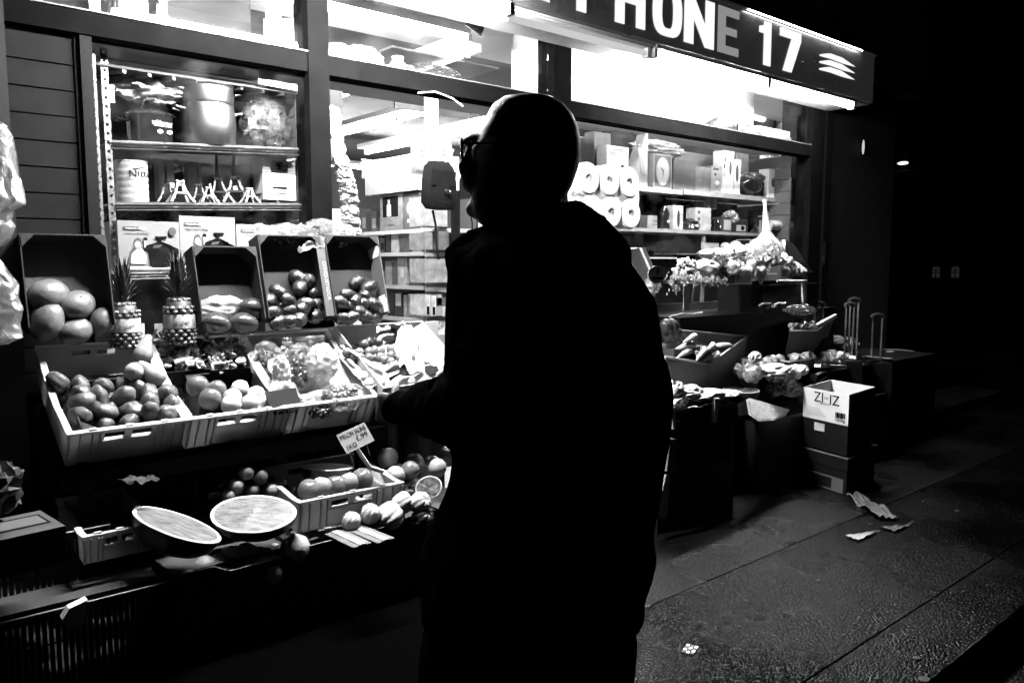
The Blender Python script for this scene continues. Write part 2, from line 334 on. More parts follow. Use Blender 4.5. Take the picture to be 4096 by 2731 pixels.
for nm,X,ys in (('left',2.98,((3.95,4.95),(5.0,5.6))),('middle',3.85,((4.95,6.0),(6.05,7.05))),('right',4.70,((5.7,6.8),(6.9,8.0)))):
    for i,(a,b) in enumerate(ys):
        tube_lamp('ceiling strip light inside the shop, %s row, %s one'%(nm,('nearer the doorway','farther in')[i]),(X,a,2.70),(X,b,2.70),EM('shop_tube',260.) if nm!='left' else tubeD,r=.022,hup=.028,hw=.24)
tube_lamp('bright strip light behind the upper glazing above the doorway',(1.9,4.35,2.93),(3.3,4.35,2.93),EM('transom_tube',110.))
tube_lamp('unseen strip light put in behind the upper glazing of the right window',(3.9,3.98,2.95),(6.3,3.98,2.95),tubeD)  # unseen lamp put in to help light the white panel
tube_lamp('unseen slim light added behind the lintel of the left window',(1.0,3.835,2.42),(1.75,3.835,2.42),EM('added_tube_left',45.),r=.006,housing=False)  # added tube, hidden from view, brightening the rack goods
tube_lamp('unseen long strip light put in far inside the shop over the shelves',(4.1,9.5,2.72),(7.5,9.5,2.72),tubeE)  # lamp out of view, put in over the far shelves
# ---------------------------------------------------------------- generic goods
def carton(label,PL,PR,h,depth,mat,prints=(),name='carton',cat='box',group=None,extra=None):
    PL=V(PL);PR=V(PR); dx=PR-PL; dx.z=0; L=dx.length
    t=T(name,label,cat,tuple(PL),(0,0,math.atan2(dx.y,dx.x)),group)
    O('box_body',MB().b(0,L,0,depth,0,h),mat,t)
    for qi,q in enumerate(prints):
        k=q[0]; e0=.0006*qi
        if k=='r': _,x0,z0,x1,z1,m=q; O('print_panel',MB().b(x0*L,x1*L,-.0009-e0,-.0003,z0*h,z1*h),m,t)
        elif k=='e':
            _,cx,cz,rx,rz,m=q; O('print_disc',MB().prism([(cx*L+rx*L*math.cos(a*math.pi/10),cz*h+rz*h*math.sin(a*math.pi/10)) for a in range(20)],.0016,lambda u,v,w:V((u,-.0003-w*(.0006+e0)/.0016,v))),m,t)
        elif k=='p': _,pts,m=q; O('print_shape',MB().prism([(u*L,v*h) for u,v in pts],.0016,lambda u,v,w:V((u,-.0003-w*(.0006+e0)/.0016,v))),m,t)
        elif k=='t': _,s,x,z,size,m=q; lettering(s,size*h,m,t,(x*L,-.0016-e0,z*h))
        elif k=='s': _,x0,z0,x1,z1,m=q; O('side_panel_print',MB().b(-.0016,-.0003,x0*depth,x1*depth,z0*h,z1*h),m,t)
    if extra: extra(t,L,h,depth)
    return t
def cpx(label,xl,xr,yt,yb,Y,depth,mat,prints=(),**k):
    a=A(xl,yb,Y=Y); b=A(xr,yb,Y=Y); z=min(a.z,b.z); hgt=A((xl+xr)/2,yt,Y=Y).z-A((xl+xr)/2,yb,Y=Y).z
    a.z=b.z=(a.z+b.z)/2
    return carton(label,a,b,hgt,depth,mat,prints,**k)
MESH={}
def fruitmesh(kind):
    if kind in MESH: return MESH[kind]
    mb=MB()
    if kind=='mango': mb.ell((0,0,0),(.060,.046,.041),20,14,amp=.16,freq=1.3,seed=2)
    elif kind=='mango2': mb.ell((0,0,0),(.056,.047,.042),20,14,amp=.2,freq=1.5,seed=5)
    elif kind=='round':
        mb.lathe([(0,-.038),(.018,-.037),(.032,-.027),(.04,-.005),(.0385,.012),(.030,.029),(.018,.0365),(.008,.036),(.003,.0335),(0,.033)],20)
    elif kind=='pear': mb.lathe([(0,-.045),(.02,-.043),(.038,-.025),(.042,-.005),(.036,.02),(.024,.045),(.017,.065),(.012,.078),(0,.082)],18)
    elif kind=='avocado': mb.lathe([(0,-.042),(.02,-.038),(.033,-.02),(.035,0),(.029,.022),(.019,.042),(.01,.052),(0,.054)],18)
    elif kind=='papaya': mb.ell((0,0,0),(.062,.062,.078),24,16,amp=.05,freq=1.2,seed=1)
    elif kind=='grape': mb.ell((0,0,0),(.010,.010,.012),8,6)
    elif kind=='berry': mb.ell((0,0,0),(.015,.015,.015),10,8)
    elif kind=='onion': mb.lathe([(0,-.04),(.015,-.04),(.036,-.028),(.046,-.003),(.04,.02),(.022,.036),(.010,.046),(.006,.062),(0,.064)],18)
    elif kind=='lump': mb.ell((0,0,0),(.04,.036,.034),14,10,amp=.35,freq=2.2,seed=3)
    me=mb.mesh(kind,True); MESH[kind]=me; return me
FM={'mango':M('mango_skin',.085,.40,var=.5,scale=34,bump=.3,bscale=180,coat=.1),'papaya':M('papaya_skin',.13,.40,var=.4,scale=14,bump=.2,bscale=120),
 'avo':M('avocado_skin',.014,.3,var=.4,scale=40,bump=.5,bscale=160,coat=.45),'tomato':M('tomato_skin',.11,.22,coat=.4,var=.2,scale=10),
 'apple':M('apple_skin',.12,.28,coat=.4,var=.5,scale=9),'orange':M('pale_citrus',.5,.5,var=.06,bump=.2,bscale=300),'pear':M('pear_skin',.33,.4,var=.2,scale=30),
 'grape':M('dark_grape',.07,.2,coat=.5,var=.3,scale=20),'onion':M('onion_skin',.3,.35,var=.45,scale=18,bump=.4,bscale=40),'pale':M('pale_fruit',.6,.5,var=.12),
 'dark':M('dark_fruit',.03,.35,var=.3),'lemon':M('mid_fruit',.22,.5,var=.2,scale=14,bump=.15)}
def fruit(name,kind,mk,p,label,cat,group=None,s=1,rot=None,sq=None):
    me=fruitmesh(kind); key=(kind,mk)
    if key not in MESH:
        m2=me.copy(); m2.materials.clear(); m2.materials.append(FM[mk]); MESH[key]=m2
    o=bpy.data.objects.new(name,MESH[key]); COL.objects.link(o); o.location=p
    o.rotation_euler=rot if rot is not None else (rnd.uniform(-3,3),rnd.uniform(-3,3),rnd.uniform(-3,3))
    ss=s*rnd.uniform(.94,1.06); o.scale=(ss,ss,ss) if not sq else (ss*sq[0],ss*sq[1],ss*sq[2])
    o['label']=label; o['category']=cat
    if group: o['group']=group
    return o
def bag(label,c,r,mat,seed=0,amp=.35,freq=3.,rot=None,name='plastic_bag',cat='bag',nu=48,nv=32,neck=None,fruit_in=None):
    t=T(name,label,cat,tuple(c))
    O('film',MB().ell((0,0,0),r,nu,nv,rot,amp,freq,seed,True),mat,t,True)
    if neck:
        n=V(neck); O('gathered_neck',MB().sheet(lambda u,v:n*(.75+.55*v)+V((math.cos(u*6.283),math.sin(u*6.283),0))*(.012+.035*v*v)*(1+.4*math.sin(u*31)),24,5),mat,t,True)
    if fruit_in:
        kind,mk,num,fr=fruit_in
        for i in range(num):
            p=V((rnd.uniform(-1,1)*r[0]*.6,rnd.uniform(-1,1)*r[1]*.5,rnd.uniform(-.8,.1)*r[2]))
            key=(kind,mk)
            if key not in MESH:
                m2=fruitmesh(kind).copy(); m2.materials.clear(); m2.materials.append(FM[mk]); MESH[key]=m2
            o=bpy.data.objects.new(fr,MESH[key]); COL.objects.link(o); o.parent=t; o.location=p; o.rotation_euler=(rnd.uniform(0,6),rnd.uniform(0,6),0)
    return t
def frameT(name,label,cat,o,xd,yd,group=None):
    xd=V(xd).normalized(); yd=V(yd); yd=(yd-xd*yd.dot(xd)).normalized(); zd=xd.cross(yd)
    m=Matrix((xd,yd,zd)).transposed(); return T(name,label,cat,tuple(o),m.to_euler(),group),m
# open produce box: floor in local xy, walls up local z. front rim at local y=0
def openbox(name,label,cat,o,xd,yd,W,L,H,mat,wall=.005,front=None,corner=True,group=None,lip=0,inner=None,sidemat=None):
    t,m=frameT(name,label,cat,o,xd,yd,group); f=front if front is not None else H
    O('base_panel',MB().b(0,W,0,L,0,wall),inner or mat,t)
    O('side_panel',MB().b(0,wall,wall,L-wall,wall,H),mat,t); O('side_panel',MB().b(W-wall,W,wall,L-wall,wall,H),sidemat or mat,t)
    O('front_panel',MB().b(0,W,0,wall,wall,f),mat,t); O('back_panel',MB().b(0,W,L-wall,L,wall,H),mat,t)
    if corner:
        for cx,cy,sx,sy in ((wall,wall,1,1),(W-wall,wall,-1,1),(wall,L-wall,1,-1),(W-wall,L-wall,-1,-1)):
            c=.045; hh=f if cy==wall else H
            mb=MB().prism([(cx,cy),(cx+sx*c,cy),(cx,cy+sy*c)],.004,lambda u,v,w:V((u,v,hh-.001+w)))
            O('corner_flap',mb,mat,t)
            O('corner_post',MB().box((cx+sx*c*.5,cy+sy*c*.5,hh/2),(c*1.35,.003,hh-.01),(0,0,-R(45)*sx*sy)),mat,t)
    return t,m
one('darkening_mat',MB().b(-1.2,1.95,1.85,2.835,.001,.006),M('darkening_mat_black',.0008,1.,spec=.0),'black mat added to darken the pavement in front of the low crates','mat')  # made-up sheet, only there to turn the ground black
# ---------------------------------------------------------------- left window rack
rk=T('shelving_rack','slotted steel display rack behind the left window','shelving',(.89,3.8,1.05))
def rkp(name,mb,mat,smooth=False):
    me=mb.mesh(name,smooth); me.transform(Matrix.Translation((-.89,-3.8,-1.05))); return O(name,me,mat,rk)
def upright(px0,py0,px1,py1,Y,w=.028,flip=1):
    a=A(px0,py0,Y=Y); b=A(px1,py1,Y=Y); L=(a-b).length; mb=MB(); n=int(L/.037)
    dz=(a-b)/n; wv=V((w,0,0)); h=.35
    for i in range(n):           # flange with round-ish punched holes: ring of strips
        p=b+dz*i
        P=lambda u,v:p+wv*(u-.5)+dz*v
        out=[(0,0),(1,0),(1,1),(0,1)]; ho=[(.5+.24*math.cos(t),.5+.2*math.sin(t)) for t in [R(225+45*k) for k in range(8)]]
        ov=[(0,0),(.5,0),(1,0),(1,.5),(1,1),(.5,1),(0,1),(0,.5)]
        vs=[P(u,v) for u,v in ov]+[P(u,v) for u,v in ho]+[P(u,v)+V((0,.006,0)) for u,v in ho]
        fs=[(k,(k+1)%8,8+(k+1)%8,8+k) for k in range(8)]+[(8+k,8+(k+1)%8,16+(k+1)%8,16+k) for k in range(8)]
        mb.add(vs,fs)
    rkp('upright',mb,M('galvanised',.55,.3,.8,var=.2,scale=50))
    rkp('upright_web',MB().quad(b+wv*.5*flip,a+wv*.5*flip,a+wv*.5*flip+V((0,.03,0)),b+wv*.5*flip+V((0,.03,0))),MC['galvanised'])
upright(364,195,408,1000,3.80); upright(413,190,462,1080,3.83); upright(1196,360,1216,905,3.83,.022,-1)
def shelf(P0,P1,d=.32,t=.012,lipm=None):
    P0=V(P0);P1=V(P1); back=V((0,d,0)); dn=V((0,0,-.03))
    mb=MB(); mb.add([P0,P1,P1+back,P0+back,P0+V((0,0,-t)),P1+V((0,0,-t)),P1+back+V((0,0,-t)),P0+back+V((0,0,-t))],[(0,1,2,3),(7,6,5,4),(0,4,5,1),(1,5,6,2),(2,6,7,3),(3,7,4,0)])
    rkp('shelf',mb,M('shelf_steel',.28,.3,.7,var=.15))
    for k,(o0,r) in enumerate(((-.012,.004),(-.024,.0035),(-.036,.003))):
        rkp('shelf_rail',MB().tube([P0+V((0,-.004,o0)),P1+V((0,-.004,o0))],r,6),steel if k==1 else steelD,True)
S1=(A(446,560,Y=3.83),A(1195,592,Y=3.80)); S2=(A(460,808,Y=3.83),A(1205,812,Y=3.80)); S3=(A(475,1085,Y=3.775),A(1215,1070,Y=3.775))
for s in (S1,S2,S3): shelf(*s)
rkp('top_shelf',MB().box((1.37,4.0,2.30),(.95,.36,.01)),darkM)
for k in range(9): rkp('top_shelf_bar',MB().box((.95+k*.105,3.98,2.285),(.018,.36,.014),(0,0,.5)),steelD)
rkp('backing_sheet',MB().b(.89,1.84,4.285,4.295,1.05,2.42),M('backing_dark',.06,.6,var=.4,scale=5))
def on(S,px,dy=.1):  # point on a shelf under pixel column px
    a,b=S; lo,hi=0.,1.
    for _ in range(30):
        m=(lo+hi)/2; p=a.lerp(b,m)+V((0,dy,0)); q=p-CAM; X=2048+F*q.dot(RT)/q.dot(FW)
        if X<px: lo=m
        else: hi=m
    return p
# cookware
c=on(S1,600,.15); t=T('cooking_pot','black lidded cooking pot with white lettering beside the steel steamer','pot',tuple(c))
O('pot_body',MB().lathe([(0,0),(.09,0),(.1,.01),(.104,.125),(.108,.13),(.1,.13),(.095,.02),(0,.015)],36),M('black_enamel',.012,.12,coat=.6),t,True)
O('lid_rim',MB().lathe([(.108,.131),(.112,.136),(.106,.142),(.1,.138)],36),steel,t,True); O('lid',MB().lathe([(.105,.14),(.08,.155),(.03,.165),(0,.167)],36),MC['black_enamel'],t,True)
O('lid_knob',MB().lathe([(.01,.167),(.012,.18),(.032,.19),(.034,.2),(.02,.208),(0,.21)],20),ink,t,True)
O('handle',MB().tube([(-.1,-.03,.1),(-.14,-.03,.105),(-.15,0,.105),(-.14,.03,.105),(-.1,.03,.1)],.006,8),ink,t,True)
O('handle',MB().tube([(-.06,-.1,.15),(-.05,-.11,.185),(0.0,-.09,.2)],.005,8),steel,t,True)
lettering('schlerzer',.028,paper,t,(.028,-.1055,.092),(math.pi/2,0,.28)); O('print_line',MB().box((.03,-.1045,.078),(.09,.001,.002),(0,0,.28)),paper,t)
for dx in (.018,.062): O('print_figure',MB().ell((dx,-.1045+dx*.18,.055),(.012,.002,.009),12,8,amp=.3,freq=3),paper,t)
p=c+V((0,-.02,.245)); bag('milky plastic bag crumpled on top of the black pot',p,(.125,.07,.045),filmW,3,.4,2.2)
steelS=M('brushed_steel',.5,.3,1)
c=on(S1,836,.10); t=T('steamer_pot','tall polished steel steamer pot in two tiers on the upper rack shelf','pot',tuple(c))
O('lower_pot',MB().lathe([(0,0),(.11,0),(.122,.012),(.128,.1),(.122,.17),(.118,.19),(.122,.196),(.118,.2)],40),steelS,t,True)
O('upper_pot',MB().lathe([(.118,.201),(.12,.215),(.12,.27),(.126,.275),(.12,.28),(.112,.275),(.11,.21)],40),steelS,t,True)
O('rim',MB().lathe([(.122,.276),(.127,.281),(.122,.286),(.116,.281)],40),steelS,t,True)
for zz in (.25,.16):
    for s_ in (-1,1): O('handle',MB().tube([(s_*.12,-.035,zz),(s_*.155,-.03,zz+.008),(s_*.16,0,zz+.008),(s_*.155,.03,zz+.008),(s_*.12,.035,zz)],.005,8),steelS,t,True)
c=on(S1,1065,.12); bag('clear bag of dark leafy goods beside the steel steamer',c+V((0,0,.12)),(.115,.08,.125),FILM('goods_film',.97,.25,.1,.6,30,.05),8,.2,3.,name='bag_of_goods')
one('dark_bundle',MB().ell((0,0,0),(.095,.06,.1),24,16,None,.35,5,4,True),M('bundle_dark',.04,.35,var=.9,scale=40,bump=.6,bscale=60),'dark leafy bundle inside the clear bag beside the steamer','bundle',tuple(c+V((0,.0,.11))),smooth=True)
P=A(1113,315,Y=3.80); one('price_card',MB().box((0,0,0),(.2,.003,.085),(0,R(2),0)),paper,'blank white card hung high at the right of the left window','card',tuple(P))
one('paper_note',MB().box((0,0,0),(.03,.002,.075)),paper,'small white note taped by the rack upright at the left','note',tuple(A(442,375,Y=3.84)))
# tin
c=on(S2,530,.09); t=T('milk_tin','ribbed milk powder tin marked NIDO on the middle rack shelf','tin',tuple(c)); tinM=M('tin_print',.42,.3,.3,var=.25,scale=12)
pr=[(0,0),(.068,0)]; zz=.0
for k in range(6): pr+=[(.0685,.008+k*.029),(.0705,.018+k*.029),(.0705,.026+k*.029),(.0685,.033+k*.029)]
O('tin_body',MB().lathe(pr+[(.071,.186),(.068,.188),(0,.184)],36),tinM,t,True)
for i,(ch,dx) in enumerate((('N',-.012),('I',.012),('D',.034),('O',.054))):
    a=dx/.071; lettering(ch,.045 if i==0 else .034,ink,t,(.0722*math.sin(a),-.0722*math.cos(a),.125),(math.pi/2,0,a))
O('tin_swoosh',MB().box((.01,-.0718,.15),(.05,.001,.004),(0,-.2,.1)),ink,t)
# tower ornaments
def tower(c,h,mat,label,group,spire=True):
    t=T('tower_ornament',label,'ornament',tuple(c),(0,0,rnd.uniform(-.2,.2)),group); b=h*.24
    for sx in (-1,1):
        for sy in (-1,1):
            pts=[(sx*b*(1-u)**1.7+sx*b*.22*u+sx*.002, sy*b*(1-u)**1.7+sy*b*.22*u,h*.5*u) for u in (0,.2,.4,.6,.8,1)]
            O('tower_leg',MB().tube([V((x,y,z)) for x,y,z in pts],[h*.035,h*.032,h*.03,h*.027,h*.024,h*.02],4),mat,t)
    O('platform',MB().b(-b*.62,b*.62,-b*.62,b*.62,h*.2,h*.235),mat,t); O('platform',MB().b(-b*.36,b*.36,-b*.36,b*.36,h*.45,h*.48),mat,t)
    if spire: O('spire',MB().lathe([(h*.055,h*.48),(h*.03,h*.65),(h*.018,h*.85),(h*.02,h*.88),(h*.006,h*.92),(0,h)],4),mat,t)
wt=M('white_tower',.6,.4,var=.1); dt=M('dark_tower',.012,.4)
for px,h,lb in ((722,.21,'largest white tower ornament, on the middle rack shelf'),(836,.155,'white tower ornament between two dark towers'),(1000,.15,'white tower ornament next to the white carton')): tower(on(S2,px,.05),h,wt,lb,'tower ornaments',False)
for px,h,lb in ((668,.19,'dark tower ornament just right of the milk tin'),(795,.19,'slim dark tower ornament behind the largest white one'),(872,.26,'tall dark tower ornament in the middle of the row'),(940,.28,'tallest dark tower ornament right of the middle'),(1060,.22,'dark tower ornament by the white carton')): tower(on(S2,px,.13),h,dt,lb,'tower ornaments')
for i,px in enumerate((665,690,730,790,850,905,945)): one('tea_light',MB().lathe([(0,0),(.012,0),(.014,.02),(0,.024)],10),EM('candle_bulb',1.6),'tiny lit bulb seen between the tower ornaments','light',tuple(on(S2,px,.24)+V((0,0,.075+.01*(i%3)))),group='bulbs behind the tower ornaments') if i in(1,2,4,6) else None
cpx('white carton with a cut-out top and a barcode label, right end of middle shelf',1055,1185,640,800,3.88,.12,cardL,(('r',.12,.1,.86,.62,paper),('t','BARRES 500',.48,.52,.06,inkG),('r',.2,.4,.8,.42,inkG),('r',.28,.27,.72,.33,ink),('r',.25,.7,.75,.95,ink),('r',.3,.15,.7,.18,inkG)))
for i,(a,b,top) in enumerate(((640,700,640),(760,810,650),(970,1000,660))): cpx(('dull box behind the towers near the tin','dull box behind the tall dark towers','narrow dull box left of the white carton')[i],a,b,top,790,4.1,.08,paperG)
# pot boxes
pb=M('pot_box_print',.26,.45,var=.06,scale=8)
def potbox(label,xl,xr,yt,yb,Y,full=True):
    pot=[(.50,.12),(.58,.09),(.78,.09),(.86,.14),(.88,.42),(.96,.44),(.98,.40),(.92,.36),(.98,.33),(.9,.3),(.86,.5),(.74,.56),(.68,.58),(.72,.66),(.78,.66),(.78,.69),(.6,.69),(.6,.66),(.64,.64),(.63,.57),(.5,.52),(.44,.5),(.4,.4),(.47,.42),(.49,.3)]
    pr=[('r',.0,.0,1,.06,paper),('r',.08,.80,.34,.88,inkG),('r',.34,.80,.44,.88,inkL),('t','AMBIANCE LINE',.24,.84,.045,paper),('t','la cuisson a pression maitrisee',.3,.755,.038,inkG),
        ('p',[(.14,.12),(.2,.12),(.3,.4),(.24,.46),(.18,.36)],inkG),('p',[(.18,.12),(.42,.12),(.44,.3),(.38,.42),(.28,.42),(.2,.32)],M('print_pale',.6,.6)),('e',.3,.52,.055,.085,inkL),('p',[(.25,.54),(.26,.62),(.31,.655),(.355,.62),(.36,.54),(.34,.59),(.28,.59)],inkG),
        ('e',.43,.62,.032,.045,ink),('p',[(.4,.45),(.46,.45),(.46,.6),(.4,.6)],inkL),('p',pot,ink),('p',[(.54,.44),(.66,.46),(.7,.52),(.56,.5)],inkG)]
    if full: pr+=[('e',.88,.8,.06,.085,inkG),('r',.88,.26,.95,.3,ink),('r',.88,.13,.95,.17,ink)]
    cpx(label,xl,xr,yt,yb,Y,.2,pb,tuple(pr))
potbox('boxed pressure cooker with a round seal, leftmost of the three alike boxes',478,722,885,1078,3.785)
potbox('boxed pressure cooker in the middle of the three alike boxes',724,945,867,1070,3.79,False)
potbox('boxed pressure cooker half hidden by the cherry bag, rightmost of three',950,1150,900,1065,3.81,False)
for i,(px,s) in enumerate(((470,.04),(560,.05),(620,.045),(700,.04),(860,.05))): bag('small crumpled clear packet lying on top of the cooker boxes',on(S3,px,.2)+V((0,0,.25)),(s,.05,s*.5),film,i+20,.4,3,name='packet').__setitem__('group','packets on the cooker boxes')
bag('bright crumpled white bag behind the cherry bags',A(1010,890,Y=4.0),(.1,.06,.05),filmW,31,.4,2.5)
cpx('dark flat box under the middle shelf at the right',1040,1145,850,905,3.95,.1,darkM); cpx('grey box under the middle shelf beside the right upright',1145,1195,845,912,3.95,.1,paperG)
# things behind the upper left glazing
t=T('hose_coil','coiled ribbed hose with a shiny reel on the ledge above the left window','coil',tuple(A(600,60,Y=4.0)))
for k in range(7): O('hose_turn',MB().tube([V((-.15+k*.018,.09*math.cos(a*.5236),.09*math.sin(a*.5236))) for a in range(13)],.009,6,False),greyP,t,True)
O('reel_disc',MB().lathe([(0,0),(.1,0),(.1,.01),(.03,.02),(0,.02)],28,(0.0,0,0),Matrix.Rotation(math.pi/2,3,'Y')),steel,t,True); O('reel_frame',MB().b(.03,.06,-.05,.05,-.09,.13),steelD,t)
one('wire_loop',MB().tube([A(735+145*u,118-28*math.sin(u*3.14)+30*u,Y=3.95) for u in [k/12 for k in range(13)]],.004,6),whiteP,'thin white wire hoop on the ledge above the left window','wire',smooth=True)
one('ledge_board',MB().b(.57,3.48,3.87,4.25,2.43,2.45),M('ledge_paint',.5,.5),'long board forming the ledge behind the upper glazing','ledge')
one('ledge_board',MB().b(3.66,6.58,3.87,4.25,2.44,2.46),whiteP,'white board forming the ledge above the right window','ledge')
one('display_panel',MB().b(3.66,6.58,4.27,4.29,2.46,3.01),wallW,'tall white panel behind the pots above the right window','panel')
one('display_panel',MB().b(.3,1.80,4.26,4.28,2.43,3.01),M('panel_dim',.02,.7,var=.4,scale=3),'grey panel behind the ledge above the left window','panel')
one('cardboard_tube',MB().b(.46,.75,3.9,4.1,2.46,2.62),cardL,'pale box on the ledge at the far left above the boards','box')
t=T('slotted_post','pair of bright slotted posts above the boarded panel','post',tuple(A(380,30,Y=3.95)))
for dx in (-.012,.012): O('post_strip',MB().b(dx-.01,dx+.01,0,.02,-.05,.4),whiteP,t)
one('leaning_board',MB().box((0,0,0),(.012,.25,.14),(0,.1,.9)),wallG,'grey board leaning on the ledge left of the door post','board',tuple(A(1150,130,Y=4.05)))
one('leaning_board',MB().box((0,0,0),(.08,.01,.19),(0,0,0)),paper,'white sheet standing on the ledge left of the door post','sheet',tuple(A(1095,130,Y=4.0)))
# on the ledge over the doorway
p=A(1345,170,Y=3.95); t=T('dimpled_jar','dimpled glass jar on the ledge just right of the door post','jar',(p.x,p.y,2.45))
O('jar_body',MB().lathe([(0,0),(.06,0),(.065,.02),(.065,.13),(.055,.16),(0,.16)],24),M('jar_glass',.45,.12,spec=.8),t,True)
for i in range(5):
    for k in range(10):
        a=2*math.pi*(k+i%2*.5)/10; O('dimple',MB().ell((.064*math.cos(a),.064*math.sin(a),.03+i*.024),(.006,.006,.006),6,4),M('dimple_bright',.85,.1),t,True)
bag('torn white paper wrap on the ledge over the doorway',A(1450,235,Y=3.93),(.09,.05,.05),filmW,41,.5,2.5,name='paper_wrap')
p=A(1590,215,Y=3.98); t=T('clear_jug','clear jug with a spout on the ledge over the doorway','jug',(p.x,p.y,2.45)); O('jug_body',MB().lathe([(.05,0),(.055,.02),(.052,.12),(.03,.15),(.035,.17)],20),M('jug_glass',.75,.1),t,True); O('jug_handle',MB().tube([(.05,0,.13),(.1,0,.13),(.1,0,.05),(.052,0,.04)],.006,6),whiteP,t,True)
p=A(1720,230,Y=4.0); bag('dark net bag on the ledge over the doorway',V((p.x+.1,4.1,2.58)),(.16,.07,.06),FILM('dark_film',.3,.12),45,.4,2.,name='net_bag')
one('ceiling_baffle',MB().b(-.55,.25,-.3,.5,-.012,0),M('panel_dark',.07,.5,var=.3),'large dark flat baffle hung inside above the doorway','baffle',tuple(V((3.1,4.35,2.70))))
one('dark_tray_panel',MB().b(0,.6,0,.02,0,.22),M('panel_grey',.2,.6,var=.2),'grey panel on the ledge beside the second door post','panel',(2.85,4.5,2.45))
t=T('wall_lamp','small dark spot lamp hanging behind the glass over the doorway','lamp',tuple(A(1910,95,Y=4.0)),(0,0,0)); O('lamp_shade',MB().lathe([(.02,.06),(.05,.0),(.06,-.05),(.045,-.05)],16,(0,0,0),Euler((.5,.4,0)).to_matrix()),ink,t,True); O('lamp_arm',MB().tube([(0,0,.05),(.05,0,.12)],.01,6),ink,t)
# pots above the right window
def lidpot(label,px,Y,r,h,base,mat):
    p=A(px,500,Y=Y); t=T('steel_pot',label,'pot',(p.x,Y,base)); O('pot_body',MB().lathe([(0,0),(r*.9,0),(r,h*.15),(r,h*.75),(r*.92,h*.82),(r*.5,h*1.05),(r*.12,h*1.12),(0,h*1.12)],32),mat,t,True)
    O('lid_knob',MB().lathe([(.008,h*1.1),(.008,h*1.25),(.02,h*1.32),(.0,h*1.4)],12),steel,t,True); O('handle',MB().tube([(-r,-.02,h*.6),(-r*1.25,0,h*.62),(-r,.02,h*.6)],.006,6),steel,t,True); O('handle',MB().tube([(r,-.02,h*.6),(r*1.25,0,h*.62),(r,.02,h*.6)],.006,6),steel,t,True)
lidpot('larger lidded steel pot above the right window',2885,3.98,.14,.17,2.46,steel); lidpot('smaller lidded steel pot right of the larger one above the window',2990,3.98,.12,.12,2.46,steelD)
lidpot('overexposed pale pot alone above the right window, nearest the doorway',2720,4.0,.1,.13,2.46,whiteP)
cpx('flat white box right of the steel pots above the window',3030,3160,515,545,3.92,.2,paper); cpx('flat grey tray under the white box above the window',3035,3165,540,556,3.9,.2,paperG)
cpx('dark upright box left of the steel pots above the window',2829,2850,418,497,4.05,.1,greyP)
# ---------------------------------------------------------------- doorway: hanging packets, pouch, shelves
t=T('packet_strip','hanging strip of white snack packets beside the door post','packets',tuple(A(1330,420,Y=3.78)))
org=t.location
O('hanger_card',MB().box(A(1352,300,Y=3.8)-V(org),(.06,.003,.05)),paper,t); O('hanger_hook',MB().box(A(1340,395,Y=3.8)-V(org),(.08,.02,.08)),blackM,t)
sil=FILM('silver_packet',.03,.85,.2,.5,30,.6); sild=M('packet_contents',.1,.4,var=.8,scale=50)
ys=[(1330,470,.1,.09),(1335,540,.11,.1),(1345,610,.12,.1),(1365,655,.12,.06),(1380,700,.12,.05),(1388,735,.12,.045),(1392,765,.12,.04),(1398,800,.12,.045),(1400,845,.12,.05),(1405,885,.12,.045),(1410,925,.12,.045),(1415,965,.12,.045)]
for i,(px,py,wd,hh) in enumerate(ys):
    p=A(px,py,Y=3.80)-V(org); O('packet',MB().ell(p,(wd/2,.035,hh/2+.012),24,16,(rnd.uniform(-.2,.2),rnd.uniform(.1,.3),.5),.3,3.,i+3,True),sil,t,True)
    if i>2: O('packet_filling',MB().ell(p+V((.006,-.012,-hh*.35)),(wd*.4,.03,.012),18,10,(0,.1,.5),.4,5.,i),sild,t,True)
# hanging goods right of the strip
t=T('hanging_card','white price card hanging from a wire hook in the doorway','card',tuple(A(1725,460,Y=3.66))); org=t.location
O('card_sheet',MB().box((0,0,-.045),(.088,.002,.09)),paper,t); O('card_top',MB().box((0,0,.045),(.088,.003,.085)),M('card_grey',.6,.7),t)
O('hook_wire',MB().tube([A(x_,y_,Y=3.66)-V(org) for x_,y_ in ((1672,372),(1740,368),(1780,382),(1810,395),(1850,425))],.0045,6),whiteP,t,True)
bag('clear crumpled bag bundle hanging above the black pouch',A(1750,605,Y=3.64),(.075,.05,.075),film,51,.4,3.,name='clear_bag')
t=T('black_pouch','black fabric pouch with a small shiny badge hanging in the doorway','pouch',tuple(A(1757,745,Y=3.62))); t.scale=(1.2,1,1.13); 
O('pouch_body',MB().lathe([(.02,-.115),(.075,-.11),(.098,-.08),(.092,.03),(.08,.09),(.055,.115),(.01,.12)],24,sx=1,sy=.5),M('pouch_fabric',.002,.95,spec=.1,bump=.4,bscale=90),t,True)
O('pouch_flap',MB().box((0,-.045,.035),(.13,.006,.07),(.10,0,0)),MC['pouch_fabric'],t); O('badge',MB().ell((.015,-.058,-.03),(.018,.003,.010),12,8,(0,.4,0),.3,4),steel,t,True)
O('cord',MB().tube([A(a,b,Y=3.62)-V(t.location) for a,b in ((1735,830),(1745,880),(1748,950),(1756,1005))],.006,6),ink,t,True)
O('cord',MB().tube([A(a,b,Y=3.62)-V(t.location) for a,b in ((1862,840),(1868,880),(1864,960))],.004,6),ink,t,True)
one('dark_pole',MB().b(-.022,.022,-.02,.02,-1.2,.22),ink,'dark upright pole in the doorway behind the black pouch','pole',tuple(A(1822,900,Y=4.2)))
